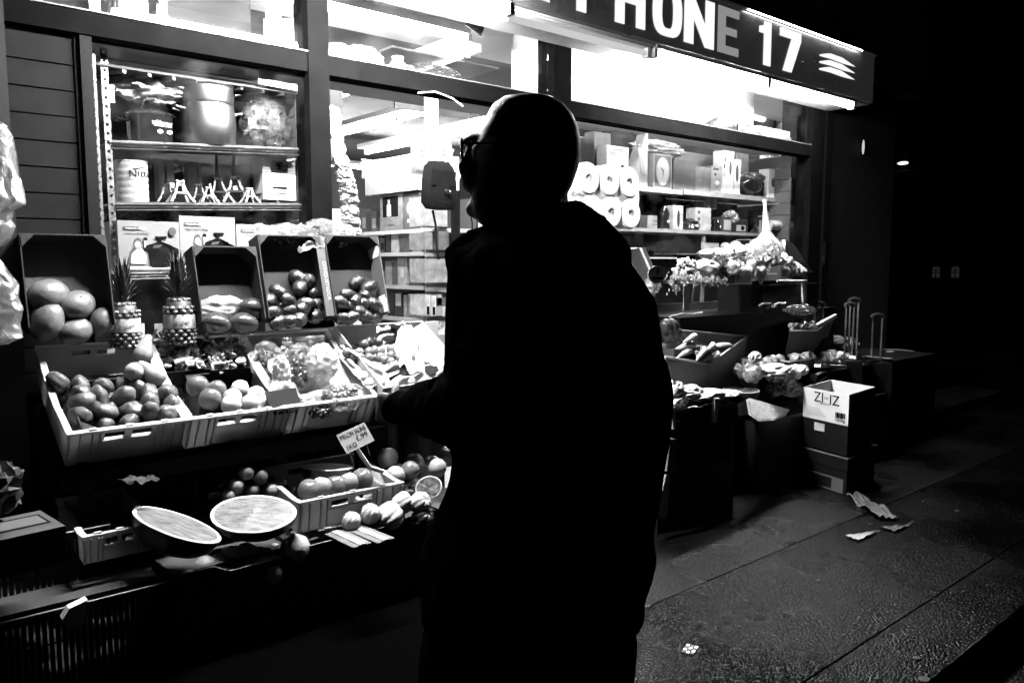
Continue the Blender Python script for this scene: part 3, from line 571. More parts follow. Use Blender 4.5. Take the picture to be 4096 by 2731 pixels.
# gondola shelving
GX=4.28
gd=T('shop_shelving','white shop shelving unit of four shelves seen through the doorway','shelving',(GX,6.3,0))
def gp(name,mb,mat): me=mb.mesh(name); me.transform(Matrix.Translation((-GX,-6.3,0))); return O(name,me,mat,gd)
gz=[A(1692,y,X=GX).z for y in (912,1000,1138,1268)]
gz=[A(1692,y,X=GX).z for y in (915,1008,1145,1278)]
for z_ in gz+[.55]:
    gp('shelf',MB().b(GX,GX+.45,6.3,8.0,z_-.035,z_),whiteP); gp('shelf',MB().b(GX-.0,GX+1.3,5.85,6.28,z_-.045,z_-.01),whiteP)
gp('back_panel',MB().b(GX+.30,GX+.32,5.87,8.0,.1,2.05),M('shelf_back_dark',.02,.6)); gp('back_panel',MB().b(GX+.02,GX+1.3,6.29,6.31,.1,1.75),M('shelf_back_grey',.4,.6)); gp('plinth',MB().b(GX+.02,GX+1.3,5.9,8.0,.02,.15),darkM)
gl=T('white_cabinet','blank white cabinet left of the shop shelves, far inside','cabinet',(4.0,8.05,0)); O('cabinet_body',MB().b(0,.5,0,1.5,0,2.05),whiteP,gl); O('cabinet_door',MB().b(-.01,0,.05,1.4,.1,1.9),paper,gl)
tone=[M('goods_%d'%i,v,.5,var=.35,scale=14) for i,v in enumerate((.5,.2,.09,.03,.010,.34))]
def gitem(label,x0,x1,yt,row,ti,X=GX+.04,pr=(),cat='box'):
    a=A(x0,1050,X=X) ; b=A(x1,1050,X=X); z0=gz[row]; top=A((x0+x1)/2,yt,X=X).z
    a.z=b.z=z0+.001
    carton(label,a,b,max(.05,top-z0),.16,tone[ti],pr,cat=cat)
gitem('gift box with a dark window showing a bottle, top shelf of shop shelving',1524,1612,778,0,1,pr=(('r',.12,.38,.82,.95,ink),('r',.32,.4,.5,.72,paper),('r',.36,.72,.46,.86,inkL),('t','champagne',.5,.17,.08,inkG)))
gitem('patterned grey carton beside the bottle gift box',1620,1680,775,0,2,pr=(('e',.4,.6,.25,.2,inkL),('r',.2,.2,.8,.3,paper)))
gitem('small white carton at the right end of the top shelf',1683,1692,830,0,0)
for i,(a,b,yt,ti,lb) in enumerate(((1545,1562,935,3,'dark bottle-like pack, far left on the second shelf'),(1566,1595,925,0,'tall white pack on the second shelf'),(1600,1640,925,2,'patterned grey pack on the second shelf'),(1643,1662,930,3,'dark pack on the second shelf beside a white tub'),(1648,1690,950,5,'white tub-shaped pack at the front of the second shelf'))): gitem(lb,a,b,yt,1,ti,X=GX+.03-.004*i)
for a,b,yt,ti,lb in ((1541,1566,1045,5,'plain pale box, far left on the third shelf'),(1567,1588,1040,2,'grey box between two pale boxes on the third shelf'),(1590,1628,1032,0,'white box with an oval mark on the third shelf'),(1636,1690,1015,2,'wide mottled grey box on the third shelf')): gitem(lb,a,b,yt,2,ti,pr=(('e',.5,.45,.2,.18,paper),) if 'oval' in lb else (('e',.6,.6,.2,.1,inkL),) if 'mottled' in lb else ())
for a,b,yt,ti,lb in ((1546,1574,1175,4,'dark pack at the far left of the fourth shelf'),(1576,1606,1170,3,'dark pack with a pale label on the fourth shelf'),(1612,1626,1180,0,'narrow white pack on the fourth shelf'),(1630,1642,1175,5,'narrow pale pack on the fourth shelf'),(1646,1664,1180,0,'white pack with a dark picture, fourth shelf'),(1668,1690,1175,5,'wider pale pack, right on the fourth shelf')): gitem(lb,a,b,yt,3,ti,pr=(('r',.15,.45,.85,.95,paper),) if 'label' in lb else (('r',.3,.1,.8,.5,ink),) if 'dark picture' in lb else ())
for row_ in range(4):
    for k_ in range(8):
        yy_=6.42+k_*.19+rnd.uniform(-.03,.03); hh_=rnd.uniform(.12,.22) if row_ else rnd.uniform(.2,.3)
        tt=T('stock_item',('slim bottle','small tin','narrow packet','little carton')[(k_+row_)%4]+' %s from the near end, behind, on shop shelf row %s'%(ORD[k_],ORD[row_]),'stock',(GX+.24,yy_,gz[row_]+.001))
        if (k_+row_)%4==0: O('bottle_body',MB().lathe([(0,0),(.035,0),(.035,hh_*.6),(.012,hh_*.8),(.012,hh_),(0,hh_)],10),tone[4 if k_%2 else 3],tt,True)
        elif (k_+row_)%4==1: O('tin_body',MB().lathe([(0,0),(.045,0),(.045,hh_*.6),(0,hh_*.6)],12),tone[1],tt,True)
        else: O('packet_body',MB().b(-.03,.03,-.05,.05,0,hh_*.9),tone[(2,3,5)[k_%3]],tt); O('packet_label',MB().b(-.0325,-.0305,-.035,.035,hh_*.2,hh_*.6),tone[(0,5,4)[k_%3]],tt)
def eitem(label,x0,x1,yt,yb,ti,pr=()):
    cpx(label,x0,x1,yt,yb,5.9,.25,tone[ti],pr)
eitem('bright white square box on the near shelving end',1702,1795,1035,1130,0); eitem('pale pack at the near end of the second shelf',1700,1730,930,998,5); eitem('rounded grey board at the near end of the second shelf',1755,1795,925,1000,1)
eitem('white pack with a dark base, first at the near end of the lower shelf',1703,1722,1180,1262,0,(('r',.2,.05,.8,.45,ink),)); eitem('white pack with a dark base, second at the near end of the lower shelf',1726,1745,1182,1264,0,(('r',.2,.05,.8,.45,ink),)); eitem('pale tall pack at the near end of the lower shelf',1748,1768,1178,1262,5)
eitem('grey small box resting over a white one at the shelf end',1745,1792,1190,1222,2); eitem('white small box at the right end of the lower shelf',1770,1796,1226,1265,0)
eitem('white carton at the near end of the top shelf',1700,1790,790,905,0)
p=A(1600,640,X=GX); one('large_white_box',MB().b(0,.5,-.2,.75,0,.34),paper,'large white boxes standing on top of the shop shelving','box',(GX,6.6,A(1650,775,X=GX+.1).z+.02))
p=A(1700,630,Y=5.2); t=cpx('grey card with printed bottles hanging above the shelves',1645,1705,560,700,5.4,.01,M('hang_card',.33,.6),(('e',.45,.35,.14,.09,paper),('r',.25,.6,.4,.85,inkL),('t','Offerte',.6,.1,.1,inkG)),name='hanging_poster',cat='poster')
one('white_tap_dispenser',MB().b(-.03,.03,-.03,.03,-.08,.08).b(-.05,.09,-.01,.01,.05,.07).b(-.05,.05,-.01,.01,.09,.1),whiteP,'small white dispenser on the cabinet inside the shop','dispenser',tuple(A(1560-95,680,X=4.1)))
one('grey_poster',MB().b(-.002,.002,-.14,.14,-.16,.16),wallG,'grey picture on the cabinet side inside the shop','poster',tuple(A(1493,710,X=3.98)))
cpx('tall dark-topped stack of black trays inside at the doorway',1700,1745,1315,1400,5.0,.2,darkM,(('r',.1,.1,.9,.25,inkL),('r',.1,.4,.9,.55,inkL),('r',.1,.7,.9,.85,inkL)))
bag('bag lying on the stack of trays inside the doorway',A(1715,1305,Y=5.0),(.1,.08,.03),film,71,.3,3)
one('counter',MB().b(0,.6,0,.5,0,.92),wallG,'low grey counter just inside the doorway','counter',(3.2,4.7,.02))
# ---------------------------------------------------------------- left stall: three tilted white trays
TY0,TZ0,TY1,TZ1=3.13,.85,3.60,1.115
TX=(.60,1.02,1.43,1.87); TL=math.hypot(TY1-TY0,TZ1-TZ0); TS=V((0,TY1-TY0,TZ1-TZ0)).normalized(); TN=V((1,0,0)).cross(TS)
def tray(label,o,xd,yd,W,L,H,mat=None,dip=.028,slots=True,name='white_tray',group='white plastic trays'):
    mat=mat or trayM; t,m=frameT(name,label,'tray',o,xd,yd,group); w=.006
    O('tray_base',MB().b(.02,W-.02,.02,L-.02,0,w),mat,t)
    prof=[(0,0,),(L*.04,.0),(L*.12,-.004),(L*.35,-dip),(L*.6,-dip),(L*.85,-.006),(L,0)]
    for x0 in (0.002,W-.010):
        poly=[(0,0)]+[(L,0)]+[(a,H+b) for a,b in prof[::-1]]
        O('side_wall',MB().prism(poly,.008,lambda u,v,q:V((x0+q,u,v))),mat,t)
        mb=MB()
        for (a,b),(c,d) in zip(prof,prof[1:]): mb.prism([(a,H+b-.006),(c,H+d-.006),(c,H+d+.003),(a,H+b+.003)],.022,lambda u,v,q:V((x0-.007+q,u,v)))
        O('side_rim',mb,mat,t)
    for y0,nm,yo in ((0,'front_wall',-1),(L-.008,'back_wall',1)):
        mb=MB(); zs0,zs1=H-.045,H-.018; xs=[W*.30,W*.47,W*.53,W*.70] if slots else []
        mb.b(.01,W-.01,y0,y0+.008,0,zs0); mb.b(.01,W-.01,y0,y0+.008,zs1,H)
        e=[.01]+xs+[W-.01]
        for i in range(0,len(e),2): mb.b(e[i],e[i+1],y0,y0+.008,zs0,zs1)
        O(nm,mb,mat,t); O('rim',MB().b(-.004,W+.004,y0-(.012 if yo<0 else -.002),y0+(.006 if yo<0 else .020),H-.004,H+.006),mat,t)
        if yo<0:
            O('slot_flange',MB().b(W*.28,W*.72,-.014,0,zs0-.006,zs0-.001),mat,t)
    for x in [W*f for f in (.02,.1,.2,.26,.74,.8,.9,.98)]:
        O('rib',MB().prism([(0,0),(-.004,0),(-.016,H-.006),(0,H-.006)],.005,lambda u,v,q:V((x-.0025+q,u,v))),mat,t)
    for x in (W*.2,W*.5,W*.8): O('stacking_lug',MB().b(x-.012,x+.012,-.006,.004,H+.005,H+.012),mat,t)
    mb=MB()
    for i in range(14):
        y=L*.08+i*L*.062; mb.b(.03,W-.03,y,y+.006,w,w+.004)
    O('base_grid',mb,mat,t); return t,m
TH_=.15
for i in range(3):
    o=V((TX[i]+.004,TY0,TZ0))-TN*TH_
    tray(('left white tray heaped with mangoes','middle white tray holding green punnets, apples and pale citrus','right white tray holding bags of grapes')[i],o,(1,0,0),TS,TX[i+1]-TX[i]-.008,TL,TH_)
def tp(px,py,off=-.06): return A(px,py,plane=(V((1,TY0,TZ0))+TN*off,TN))
# black stand carrying them
st=T('stall_stand','black stand carrying the upper white trays','stand',(1.2,3.3,0))
for x_ in (.66,1.22,1.80):
    O('stand_leg',MB().b(x_-1.2-.02,x_-1.2+.02,-.14,-.10,0,.67),ink,st); O('stand_leg',MB().b(x_-1.2-.02,x_-1.2+.02,.24,.28,0,.9),ink,st)
    O('stand_bearer',MB().box((x_-1.2,.065,.80),(.04,.52,.03),(math.atan2(TZ1-TZ0,TY1-TY0),0,0)),ink,st)
O('stand_rail',MB().b(-.62,.72,-.16,-.12,.64,.70),M('stand_rail_dark',.003,.8,spec=.1),st); O('stand_rail',MB().b(-.62,.72,.26,.30,.86,.92),ink,st)
# inner black crate in tray 1
o=tp(345,1735,-.135); 
ob,_=openbox('black_punnet_crate','black open crate inside the left white tray under the mangoes','crate',V((.66,TY0+.02,TZ0+.02))-TN*.14,(1,0,0),TS,.34,.30,.115,blackM,corner=True)
G1='mangoes heaped in the left white tray'
def rowlabels(pts,what,where,per):
    idx=sorted(range(len(pts)),key=lambda i:pts[i][1]); lab={}; nr=(len(pts)+per-1)//per
    for r_ in range(nr):
        row=sorted(idx[r_*per:(r_+1)*per],key=lambda i:pts[i][0])
        for k,i in enumerate(row): lab[i]='%s in row %s of %s, %s from left'%(what,ORD[r_],where,ORD[k])
    return lab
mg=[(232,1521,.05),(320,1545,.05),(325,1580,.055),(325,1600,.05),(415,1540,.05),(392,1585,.05),(500,1535,.0),(600,1520,0),(570,1470,.0),(560,1555,.02),(600,1570,.03),(492,1583,.055),(668,1560,.05),(320,1617,.02),(383,1612,.03),(430,1640,.02),(432,1590,.0),(600,1610,.04),(605,1595,.02),(690,1620,.02),(320,1655,.02),(450,1648,0),(530,1635,.03),(600,1640,.05),(670,1660,.04),(520,1680,.01),(340,1690,-.03),(420,1690,-.02),(465,1700,-.05),(560,1700,-.05),(260,1570,-.03),(560,1500,-.02)]
mgl=rowlabels(mg,'mango','the left tray heap',6)
for i,(px,py,h) in enumerate(mg):
    k='mango' if i%2 else 'mango2'
    fruit('mango',k,'mango',tp(px,py+8,-.055+h*.9),mgl[i],'mango',G1,s=.84,sq=(1.06,1,.96))
one('mango_bed',MB().ell((0,0,0),(.19,.2,.05),20,12,None,.2,3,2),FM['mango'],'lower layer of mangoes hidden under the heap in the left tray','fruit bed',tuple(tp(470,1640,-.105)),(R(29),0,0),smooth=True)
for px,py,r_,lb in ((572,1410,(0,.35,0),'pear standing upright at the back, its neck against the tray rim'),(618,1500,(-.5,-.7,.2),'pear leaning left in front of the upright pear'),(540,1488,(1.2,-1.2,.2),'pear lying on its side left of the leaning pear')):
    fruit('pear','pear','pear',tp(px,py,.01),lb,'pear',s=1.0,rot=r_)
# punnets of dark figs/mushroom-like fruit
def leafpile(label,c,xd,yd,W,L,n,mat,group):
    t,m=frameT('punnet',label,'punnet',c,xd,yd,group)
    for a in ((0,W,0,.003),(0,W,L-.003,L),(0,.003,0,L),(W-.003,W,0,L)): O('punnet_wall',MB().b(*a,0,.07),blackM,t)
    O('punnet_base',MB().b(0,W,0,L,0,.003),blackM,t)
    for i in range(n):
        x_=rnd.uniform(.02,W-.02); y_=rnd.uniform(.02,L-.02); z_=.055+rnd.uniform(0,.045)
        r=rnd.uniform(.016,.026); mb=MB()
        e=Euler((rnd.uniform(-.9,.9),rnd.uniform(-.9,.9),rnd.uniform(0,6))).to_matrix()
        mb.lathe([(0,-r*.5),(r*.6,-r*.4),(r,.0),(r*.9,r*.35),(r*.55,r*.2),(r*.2,r*.35),(0,r*.2)],10,(x_,y_,z_),e)
        for q in range(3):
            a=rnd.uniform(0,6); d=e@V((math.cos(a),math.sin(a),.3)); mb.add([V((x_,y_,z_))+d*r*.8,V((x_,y_,z_))+d*r*1.9+V((.006,0,.01)),V((x_,y_,z_))+d*r*1.9+V((-.006,.006,-.004))],[(0,1,2)])
        O('mangosteen' if i%2 else 'calyx_fruit',mb,mat,t,True)
    return t
mm=M('mottled_dark',.42,.4,var=1.0,scale=55,bump=.4,bscale=90,coat=.3)
leafpile('black punnet of dark leafy-capped fruit, left one behind the apples',tp(640,1545,-.095),(1,0,0),TS,.20,.26,44,mm,'punnets of dark fruit')
leafpile('black punnet of dark leafy-capped fruit, right one beside the divider',tp(835,1535,-.095),(1,0,0),TS,.20,.26,48,mm,'punnets of dark fruit')
tb,_=openbox('black_fruit_box','black open box of apples and pale citrus in the middle tray','crate',tp(790,1675,-.12),(1,0,0),TS,.37,.20,.08,blackM)
for px,py,s,lb in ((790,1545,1.15,'dark shiny apple at the back left of the black box'),(866,1560,.95,'smaller dark apple next to the pale citrus'),(840,1595,1.05,'mottled dark apple at the front left of the black box')): fruit('apple','round','apple',tp(px,py,-.02),lb,'apple',s=s*1.05,rot=(.3,.2,rnd.uniform(0,6)))
for i,(px,py) in enumerate(((960,1555),(930,1590),(1025,1580),(925,1620),(1005,1615),(1065,1612))): fruit('citrus','round','orange',tp(px,py,-.02),('pale citrus at the back of the black box','pale citrus with its stalk end up','pale citrus at the right of the back row','pale citrus at the front left','pale citrus at the front middle','pale citrus half wrapped in paper, at the far right')[i]+' in the middle tray','citrus','pale citrus in the middle tray',s=1.0,rot=(-.5,.2,i))
p=tp(1130,1590,.02); t=T('fallen_sign','black card lying folded over the front of the middle tray','card',tuple(p),(R(60),0,.15)); O('card_face',MB().b(-.075,.075,-.04,.035,0,.004),blackM,t); O('card_fold',MB().b(-.05,.06,-.065,-.038,-.02,-.016),blackM,t)
bag('small foil wrap beside the pale citrus',tp(1030,1640,-.03),(.03,.03,.02),film,81,.4,3,name='foil_wrap')
# paper lining + grape bags in tray 3
def sheetpaper(name,label,pts,mat,wav=.01,group=None,nu=14,nv=10,seed=0,th=.0015):
    """crumpled sheet through four corner points"""
    a,b,c,d=[V(p) for p in pts]; o=(a+b+c+d)/4
    def fn(u,v):
        p=(a*(1-u)+b*u)*(1-v)+(d*(1-u)+c*u)*v; n=(b-a).cross(d-a).normalized()
        return p-o+n*wav*(noise.noise(V((u*4,v*4,seed)))*2-.6*abs(noise.noise(V((u*9,v*9,seed+5)))))
    mb=MB().sheet(fn,nu*2,nv*2); return one(name,mb,mat,label,'sheet',tuple(o),group=group,smooth=True)
sheetpaper('paper_liner','upright white paper liner folded beside the left divider of the grape tray',(tp(1090,1640,-.03),tp(1190,1590,-.05),tp(1130,1440,.05),tp(1075,1430,.06)),filmW,.02,seed=1)
sheetpaper('paper_liner','white paper liner under the grape bags',(tp(1170,1640,-.06),tp(1460,1600,-.06),tp(1330,1400,-.07),tp(1150,1420,-.07)),paper,.03,seed=2)
def grapes(label,c,ext,n,seed,filmmat=True,mk='grape'):
    rr=random.Random(seed); t=T('grape_bunch',label,'grapes',tuple(c)); key=('grape',mk)
    if key not in MESH:
        m2=fruitmesh('grape').copy(); m2.materials.clear(); m2.materials.append(FM[mk]); MESH[key]=m2
    for i in range(n):
        u=rr.uniform(0,6.283); z=rr.uniform(-1,1); s=math.sqrt(1-z*z); p=V((ext[0]*s*math.cos(u),ext[1]*s*math.sin(u),ext[2]*z))*rr.uniform(.75,1)
        o=bpy.data.objects.new('grape',MESH[key]); COL.objects.link(o); o.parent=t; o.location=p; o.rotation_euler=(rr.uniform(0,3),rr.uniform(0,3),0); k=rr.uniform(.9,1.25); o.scale=(k,k,k)
    O('stem',MB().tube([(0,0,0),(ext[0]*.6,0,ext[2]*.9)],.003,5),FM['pear'],t); return t
grapes('dark grape bunch in a clear bag, at the back of the right tray',tp(1190,1490,-.02),(.05,.045,.07),60,1)
grapes('dark grape bunch in a clear bag, behind the white pouch',tp(1060,1440,-.02),(.05,.03,.045),30,2)
grapes('dark grape bunch lying at the front of the right tray',tp(1360,1580,-.02),(.085,.05,.045),80,3)
grapes('smaller dark grape bunch at the front rim of the right tray',tp(1280,1640,-.04),(.055,.04,.03),40,4)
bag('clear bag round the back grape bunch, its neck twisted up',tp(1200,1470,.0),(.085,.07,.10),filmC,91,.18,2.2,name='clear_bag')
bag('clear bag round the grapes behind the white pouch',tp(1065,1445,.0),(.07,.05,.08),filmC,92,.18,2.2,name='clear_bag')
bag('clear bag over the front grape bunch',tp(1370,1590,-.01),(.11,.07,.06),filmC,93,.18,2.2,name='clear_bag')
bag('milky printed bag standing right of the back grapes',tp(1290,1450,.03),(.07,.05,.075),filmW,94,.24,2.0,name='white_bag')
bag('white plastic pouch between the divider and the back grapes',tp(1125,1500,.01),(.035,.03,.075),filmW,95,.3,2.5,name='white_pouch')
bag('flattened white pouch with a wet corner in front of the grapes',tp(1215,1600,-.05),(.07,.035,.02),filmW,96,.3,2.5,name='white_pouch')
sheetpaper('clear_sheet','stiff clear sheet leaning at the back of the right tray',(tp(1120,1420,0),tp(1300,1380,.0),tp(1300,1340,.06),tp(1130,1350,.06)),film,.015,seed=5)
# fourth position: tomatoes in paper (rightmost, brightest)
o=V((TX[3]+.01,TY0-.02,TZ0+.02)); W4=.52
t4,m4=openbox('pale_fruit_box','pale open box lined with white paper and filled with tomatoes, right of the trays','box',o-TN*.10,(1,0,0),TS,W4,.52,.12,cardL,corner=False)
gT='tomatoes in the paper-lined box'
P4=lambda px,py,off:A(px,py,plane=(V((1,TY0,TZ0))+TN*off,TN))
toms=[(1420,1425,0),(1455,1380,2),(1475,1370,2),(1515,1368,2),(1435,1412,1),(1478,1408,1),(1520,1405,1),(1565,1398,1),(1600,1395,1),(1475,1432,1),(1522,1430,1),(1566,1423,1),(1608,1420,1),(1563,1448,1),(1605,1440,1),(1643,1437,1),(1568,1465,1),(1540,1440,1),(1390,1410,1),(1440,1430,1)]
tml=rowlabels(toms,'tomato','the paper-lined box',5)
for i,(px,py,k) in enumerate(toms): fruit('tomato','round','dark' if k==2 else 'tomato',P4(px,py,.035),tml[i],'tomato',gT,s=.62,rot=(-.5,.1*i,i))
pfp=((1650,1460),(1625,1455),(1455,1500),(1500,1510),(1535,1520),(1480,1525),(1560,1540),(1600,1515),(1640,1520)); pfl=rowlabels(pfp,'paper-wrapped pale fruit','the bright box front',5)
for i,(px,py) in enumerate(((1650,1460),(1625,1455),(1455,1500),(1500,1510),(1535,1520),(1480,1525),(1560,1540),(1600,1515),(1640,1520))): fruit('pale_tomato','round','pale',P4(px,py+8,.0),pfl[i],'fruit','pale fruit in the bright box',s=.7,rot=(-.5,0,i))
sheetpaper('white_paper','bright white paper folded over the left side of the tomato box',(P4(1330,1400,.0),P4(1480,1560,.0),P4(1600,1480,.04),P4(1390,1370,.06)),paper,.03,seed=7)
sheetpaper('white_paper','bright white paper curling up at the right end of the tomato box',(P4(1560,1470,.03),P4(1700,1490,.05),P4(1690,1310,.16),P4(1600,1290,.12)),paper,.03,seed=9)
sheetpaper('white_paper','bright white paper spread across the front of the tomato box',(P4(1500,1575,-.01),P4(1790,1490,.0),P4(1700,1440,.03),P4(1440,1450,.03)),paper,.035,seed=11)
sheetpaper('white_paper','white paper behind the tomatoes, leaning on the back panel',(P4(1500,1380,.02),P4(1680,1340,.06),P4(1600,1290,.14),P4(1510,1300,.1)),paper,.03,seed=13)
one('stall_back_board',MB().b(TX[1],2.55,3.615,3.63,.95,1.13),M('back_board',.3,.7,var=.15),'grey board standing behind the white trays under the cardboard boxes','board')
# ---------------------------------------------------------------- tilted cardboard boxes leaning above the trays
def leanbox(label,xl,xr,yt,yb,Yb,mat,H=.11,tilt=20,front=.05,inner=None,sidemat=None,yshift=0):
    pl=A(xl,yb,Y=Yb); pr_=A(xr,yb,Y=Yb); W=(pr_.x-pl.x); L0=(A((xl+xr)/2,yt,Y=Yb+.06).z-pl.z)/math.cos(R(tilt))
    yd=V((0,math.sin(R(tilt)),math.cos(R(tilt)))); zd=V((1,0,0)).cross(yd)
    return openbox('cardboard_fruit_box',label,'box',V((pl.x,Yb,pl.z))-zd*0+V((0,H*math.cos(R(tilt)),H*math.sin(R(tilt)))),(1,0,0),yd,W,L0,H,mat,front=front,inner=inner,group='leaning fruit boxes',sidemat=sidemat),(pl,W,L0,yd,zd)
(bx1,m1),g1=leanbox('leaning dark cardboard box holding five large papayas, far left',118,468,990,1372,3.46,cardD,tilt=14,front=.035,inner=M('box_inner',.05,.8,var=.1,scale=8))
(bx2,m2),g2=leanbox('leaning dark box with two big glossy mangoes and crumpled paper, right of a pineapple',812,1068,1040,1345,3.42,cardD,tilt=16,front=.03)
(bx3,m3),g3=leanbox('leaning dark box of avocados, the left one of two, with lettering on its side',1078,1330,990,1325,3.42,cardD,tilt=15,front=.05)
(bx4,m4_),g4=leanbox('leaning dark box of avocados, the right one of two, with white corner flaps',1345,1560,988,1312,3.42,cardD,tilt=15,front=.02,sidemat=M('side_grey',.06,.8))
def inbox(g,px,py,off=.05):
    pl,W,L0,yd,zd=g; P0=V((pl.x,0,0)); 
    base=V((pl.x,{id(g1):3.46}.get(id(g),3.42),pl.z))+V((0,.11,.0))
    return A(px,py,plane=(base+zd*off,zd))
for px,py,s,ro,lb in ((193,1180,1.05,(0,1.4,.2),'papaya at the top left of the papaya box'),(310,1222,1.0,(.4,1.2,1),'papaya with a dark stalk scar in the middle of the papaya box'),(188,1288,1.06,(.2,.4,0),'papaya at the lower left of the papaya box'),(303,1325,.9,(.3,1.3,.6),'papaya at the bottom centre of the papaya box'),(408,1288,.86,(0,.15,0),'papaya at the lower right of the papaya box')):
    fruit('papaya','papaya','papaya',inbox(g1,px,py,.055),lb,'papaya','papayas in the leaning box',s=s*.93,rot=ro)
one('stalk_scar',MB().ell((0,0,0),(.004,.003,.004),8,6),ink,'dark stalk scar on the middle papaya','stalk',tuple(inbox(g1,325,1188,.115)))
bigm=FM['avo']; FM['glossy']=M('glossy_mango',.04,.2,coat=.6,var=.4,scale=10)
for px,py,lb,s in ((862,1296,'large glossy mango at the bottom left of the second leaning box',1.15),(975,1295,'large glossy mango at the bottom right of the second leaning box',1.2),(1010,1235,'dark glossy mango behind, at the right of the second leaning box',1.1)): fruit('large_mango','mango','glossy',inbox(g2,px,py,.05),lb,'mango',s=s,rot=(0,.2,.1))
bag('crumpled pale tissue paper in the second leaning box',inbox(g2,885,1235,.02),(.10,.02,.05),filmW,101,.25,2,name='tissue_paper')
o_=inbox(g2,888,1085,.0); one('handle_slot',MB().box((0,0,0),(.062,.004,.015),(R(-16),0,0)),cardL,'pale slot showing through the back of the second leaning box','slot',tuple(o_))
av=[(1190,1110,0),(1110,1165,1),(1200,1150,1),(1255,1175,1),(1080,1200,1),(1220,1215,1),(1270,1220,1),(1160,1240,1),(1210,1235,0),(1265,1260,0),(1110,1290,1),(1200,1275,1),(1262,1265,1),(1090,1250,0),(1150,1200,0),(1130,1220,0),(1235,1125,1),(1160,1285,0)]
avl=rowlabels(av,'avocado','the left avocado box',4)
for i,(px,py,k) in enumerate(av): fruit('avocado','avocado','avo',inbox(g3,px,py,.045+.012*(i%3)),avl[i],'avocado','avocados in the left avocado box',s=1.0,rot=(rnd.uniform(-.5,.5),R(90)+rnd.uniform(-.6,.6),rnd.uniform(-.6,.6)))
av=[(1425,1130,1),(1460,1180,1),(1360,1210,1),(1395,1230,1),(1450,1215,1),(1490,1215,1),(1365,1270,0),(1400,1270,1),(1460,1265,1),(1500,1270,1),(1420,1200,0),(1440,1250,0),(1480,1245,1),(1390,1180,0),(1475,1150,0)]
avl=rowlabels(av,'avocado','the right avocado box',4)
for i,(px,py,k) in enumerate(av): fruit('avocado','avocado','avo',inbox(g4,px,py,.045+.012*(i%3)),avl[i],'avocado','avocados in the right avocado box',s=1.0,rot=(rnd.uniform(-.5,.5),R(90)+rnd.uniform(-.6,.6),rnd.uniform(-.6,.6)))
lettering('CONQUISTADOR',.026,paperG,bx3,(g3[1]+.0012,.17,.055),(math.pi/2,0,math.pi/2)) if False else lettering('CONQUISTADOR',.024,inkL,bx3,(g3[1]-.004,.17,.1125),(0,0,-math.pi/2))
O('side_flap',MB().b(g3[1]-.03,g3[1]+.012,.0,g3[2],.109,.1115),M('flap_mid',.05,.8,var=.2),bx3)
for yy in (.02,g4[2]-.10): O('white_flap',MB().prism([(g4[1]-.007,yy),(g4[1]-.007,yy+.08),(g4[1]-.009,yy+.08)],.08,lambda u,v,q:V((u-.001,v,.02+q))),paper,bx4)
for yy in (.015,g4[2]-.085): O('white_flap',MB().b(g4[1]-.0085,g4[1]-.0055,yy,yy+.07,.01,.105),paper,bx4)
# pineapples
def pineapple(label,p,s=1.0):
    t=T('pineapple',label,'pineapple',tuple(p)); t.scale=(s,s,s); n=V; bm_=MB().lathe([(.03,-.11),(.052,-.09),(.062,-.04),(.06,.03),(.048,.08),(.02,.1),(0,.1)],22)
    O('fruit_body',bm_,M('pine_skin',.05,.5,var=.4,scale=30),t,True)
    mb=MB()
    for j in range(12):
        z_=-.095+j*.0165; r=.05+.012*math.sin((j+2)/14*math.pi) if j<10 else .04
        if -.035<z_<.025: continue
        for k in range(12):
            a=2*math.pi*(k+.5*(j%2))/12; mb.ell((r*math.cos(a),r*math.sin(a),z_),(.011,.011,.0085),6,4)
    O('eye_bumps',mb,M('pine_eye',.16,.45,var=.6,scale=60),t,True,kind='stuff')
    O('paper_band',MB().lathe([(.0655,-.034),(.066,-.03),(.0645,.022),(.064,.024)],24),M('band_paper',.6,.6,var=.2,scale=20),t,True)
    for i,ch in enumerate('Original'):
        a=(i-3.5)*.12+R(-8); lettering(ch,.018,inkG,t,(.0675*math.sin(a),-.0675*math.cos(a),-.006),(math.pi/2,0,a))
    for L_ in range(7):
        for k in range(8):
            a=2*math.pi*(k+.5*(L_%2))/8+L_*.3; sp_=.035*(1-L_/8)+.004; h0=.095+L_*.014; hh=.05+L_*.011; d=V((math.cos(a),math.sin(a),0)); q=V((-math.sin(a),math.cos(a),0))*.007
            b0=d*.014+V((0,0,h0)); mid=b0+d*sp_*.7+V((0,0,hh*.6)); tip=b0+d*sp_*1.5+V((0,0,hh))
            O('crown_leaf',MB().add([b0-q,b0+q,mid+q*.9,mid-q*.9,tip,mid-d*.005],[(0,1,2,5),(0,5,3),(3,5,4),(5,2,4)]),M('crown_leaf',.03,.45,var=.5,scale=30),t)
p=A(720,1315,Y=3.52); pineapple('pineapple with a paper band standing between the two left leaning boxes',(p.x,3.52,1.10+.11),1.0)
p=A(500,1325,Y=3.56); pineapple('pineapple half hidden behind the papaya box',(p.x,3.56,1.10+.10),.95)
one('small_card',MB().box((0,0,0),(.05,.003,.08)),paper,'pale card propped against the grey riser between the pineapples','card',tuple(A(555,1330,Y=3.70)))
one('small_card',MB().box((0,0,0),(.035,.003,.07)),M('card_dull',.5,.7),'dull card propped against the grey riser left of the larger pineapple','card',tuple(A(635,1325,Y=3.70)))
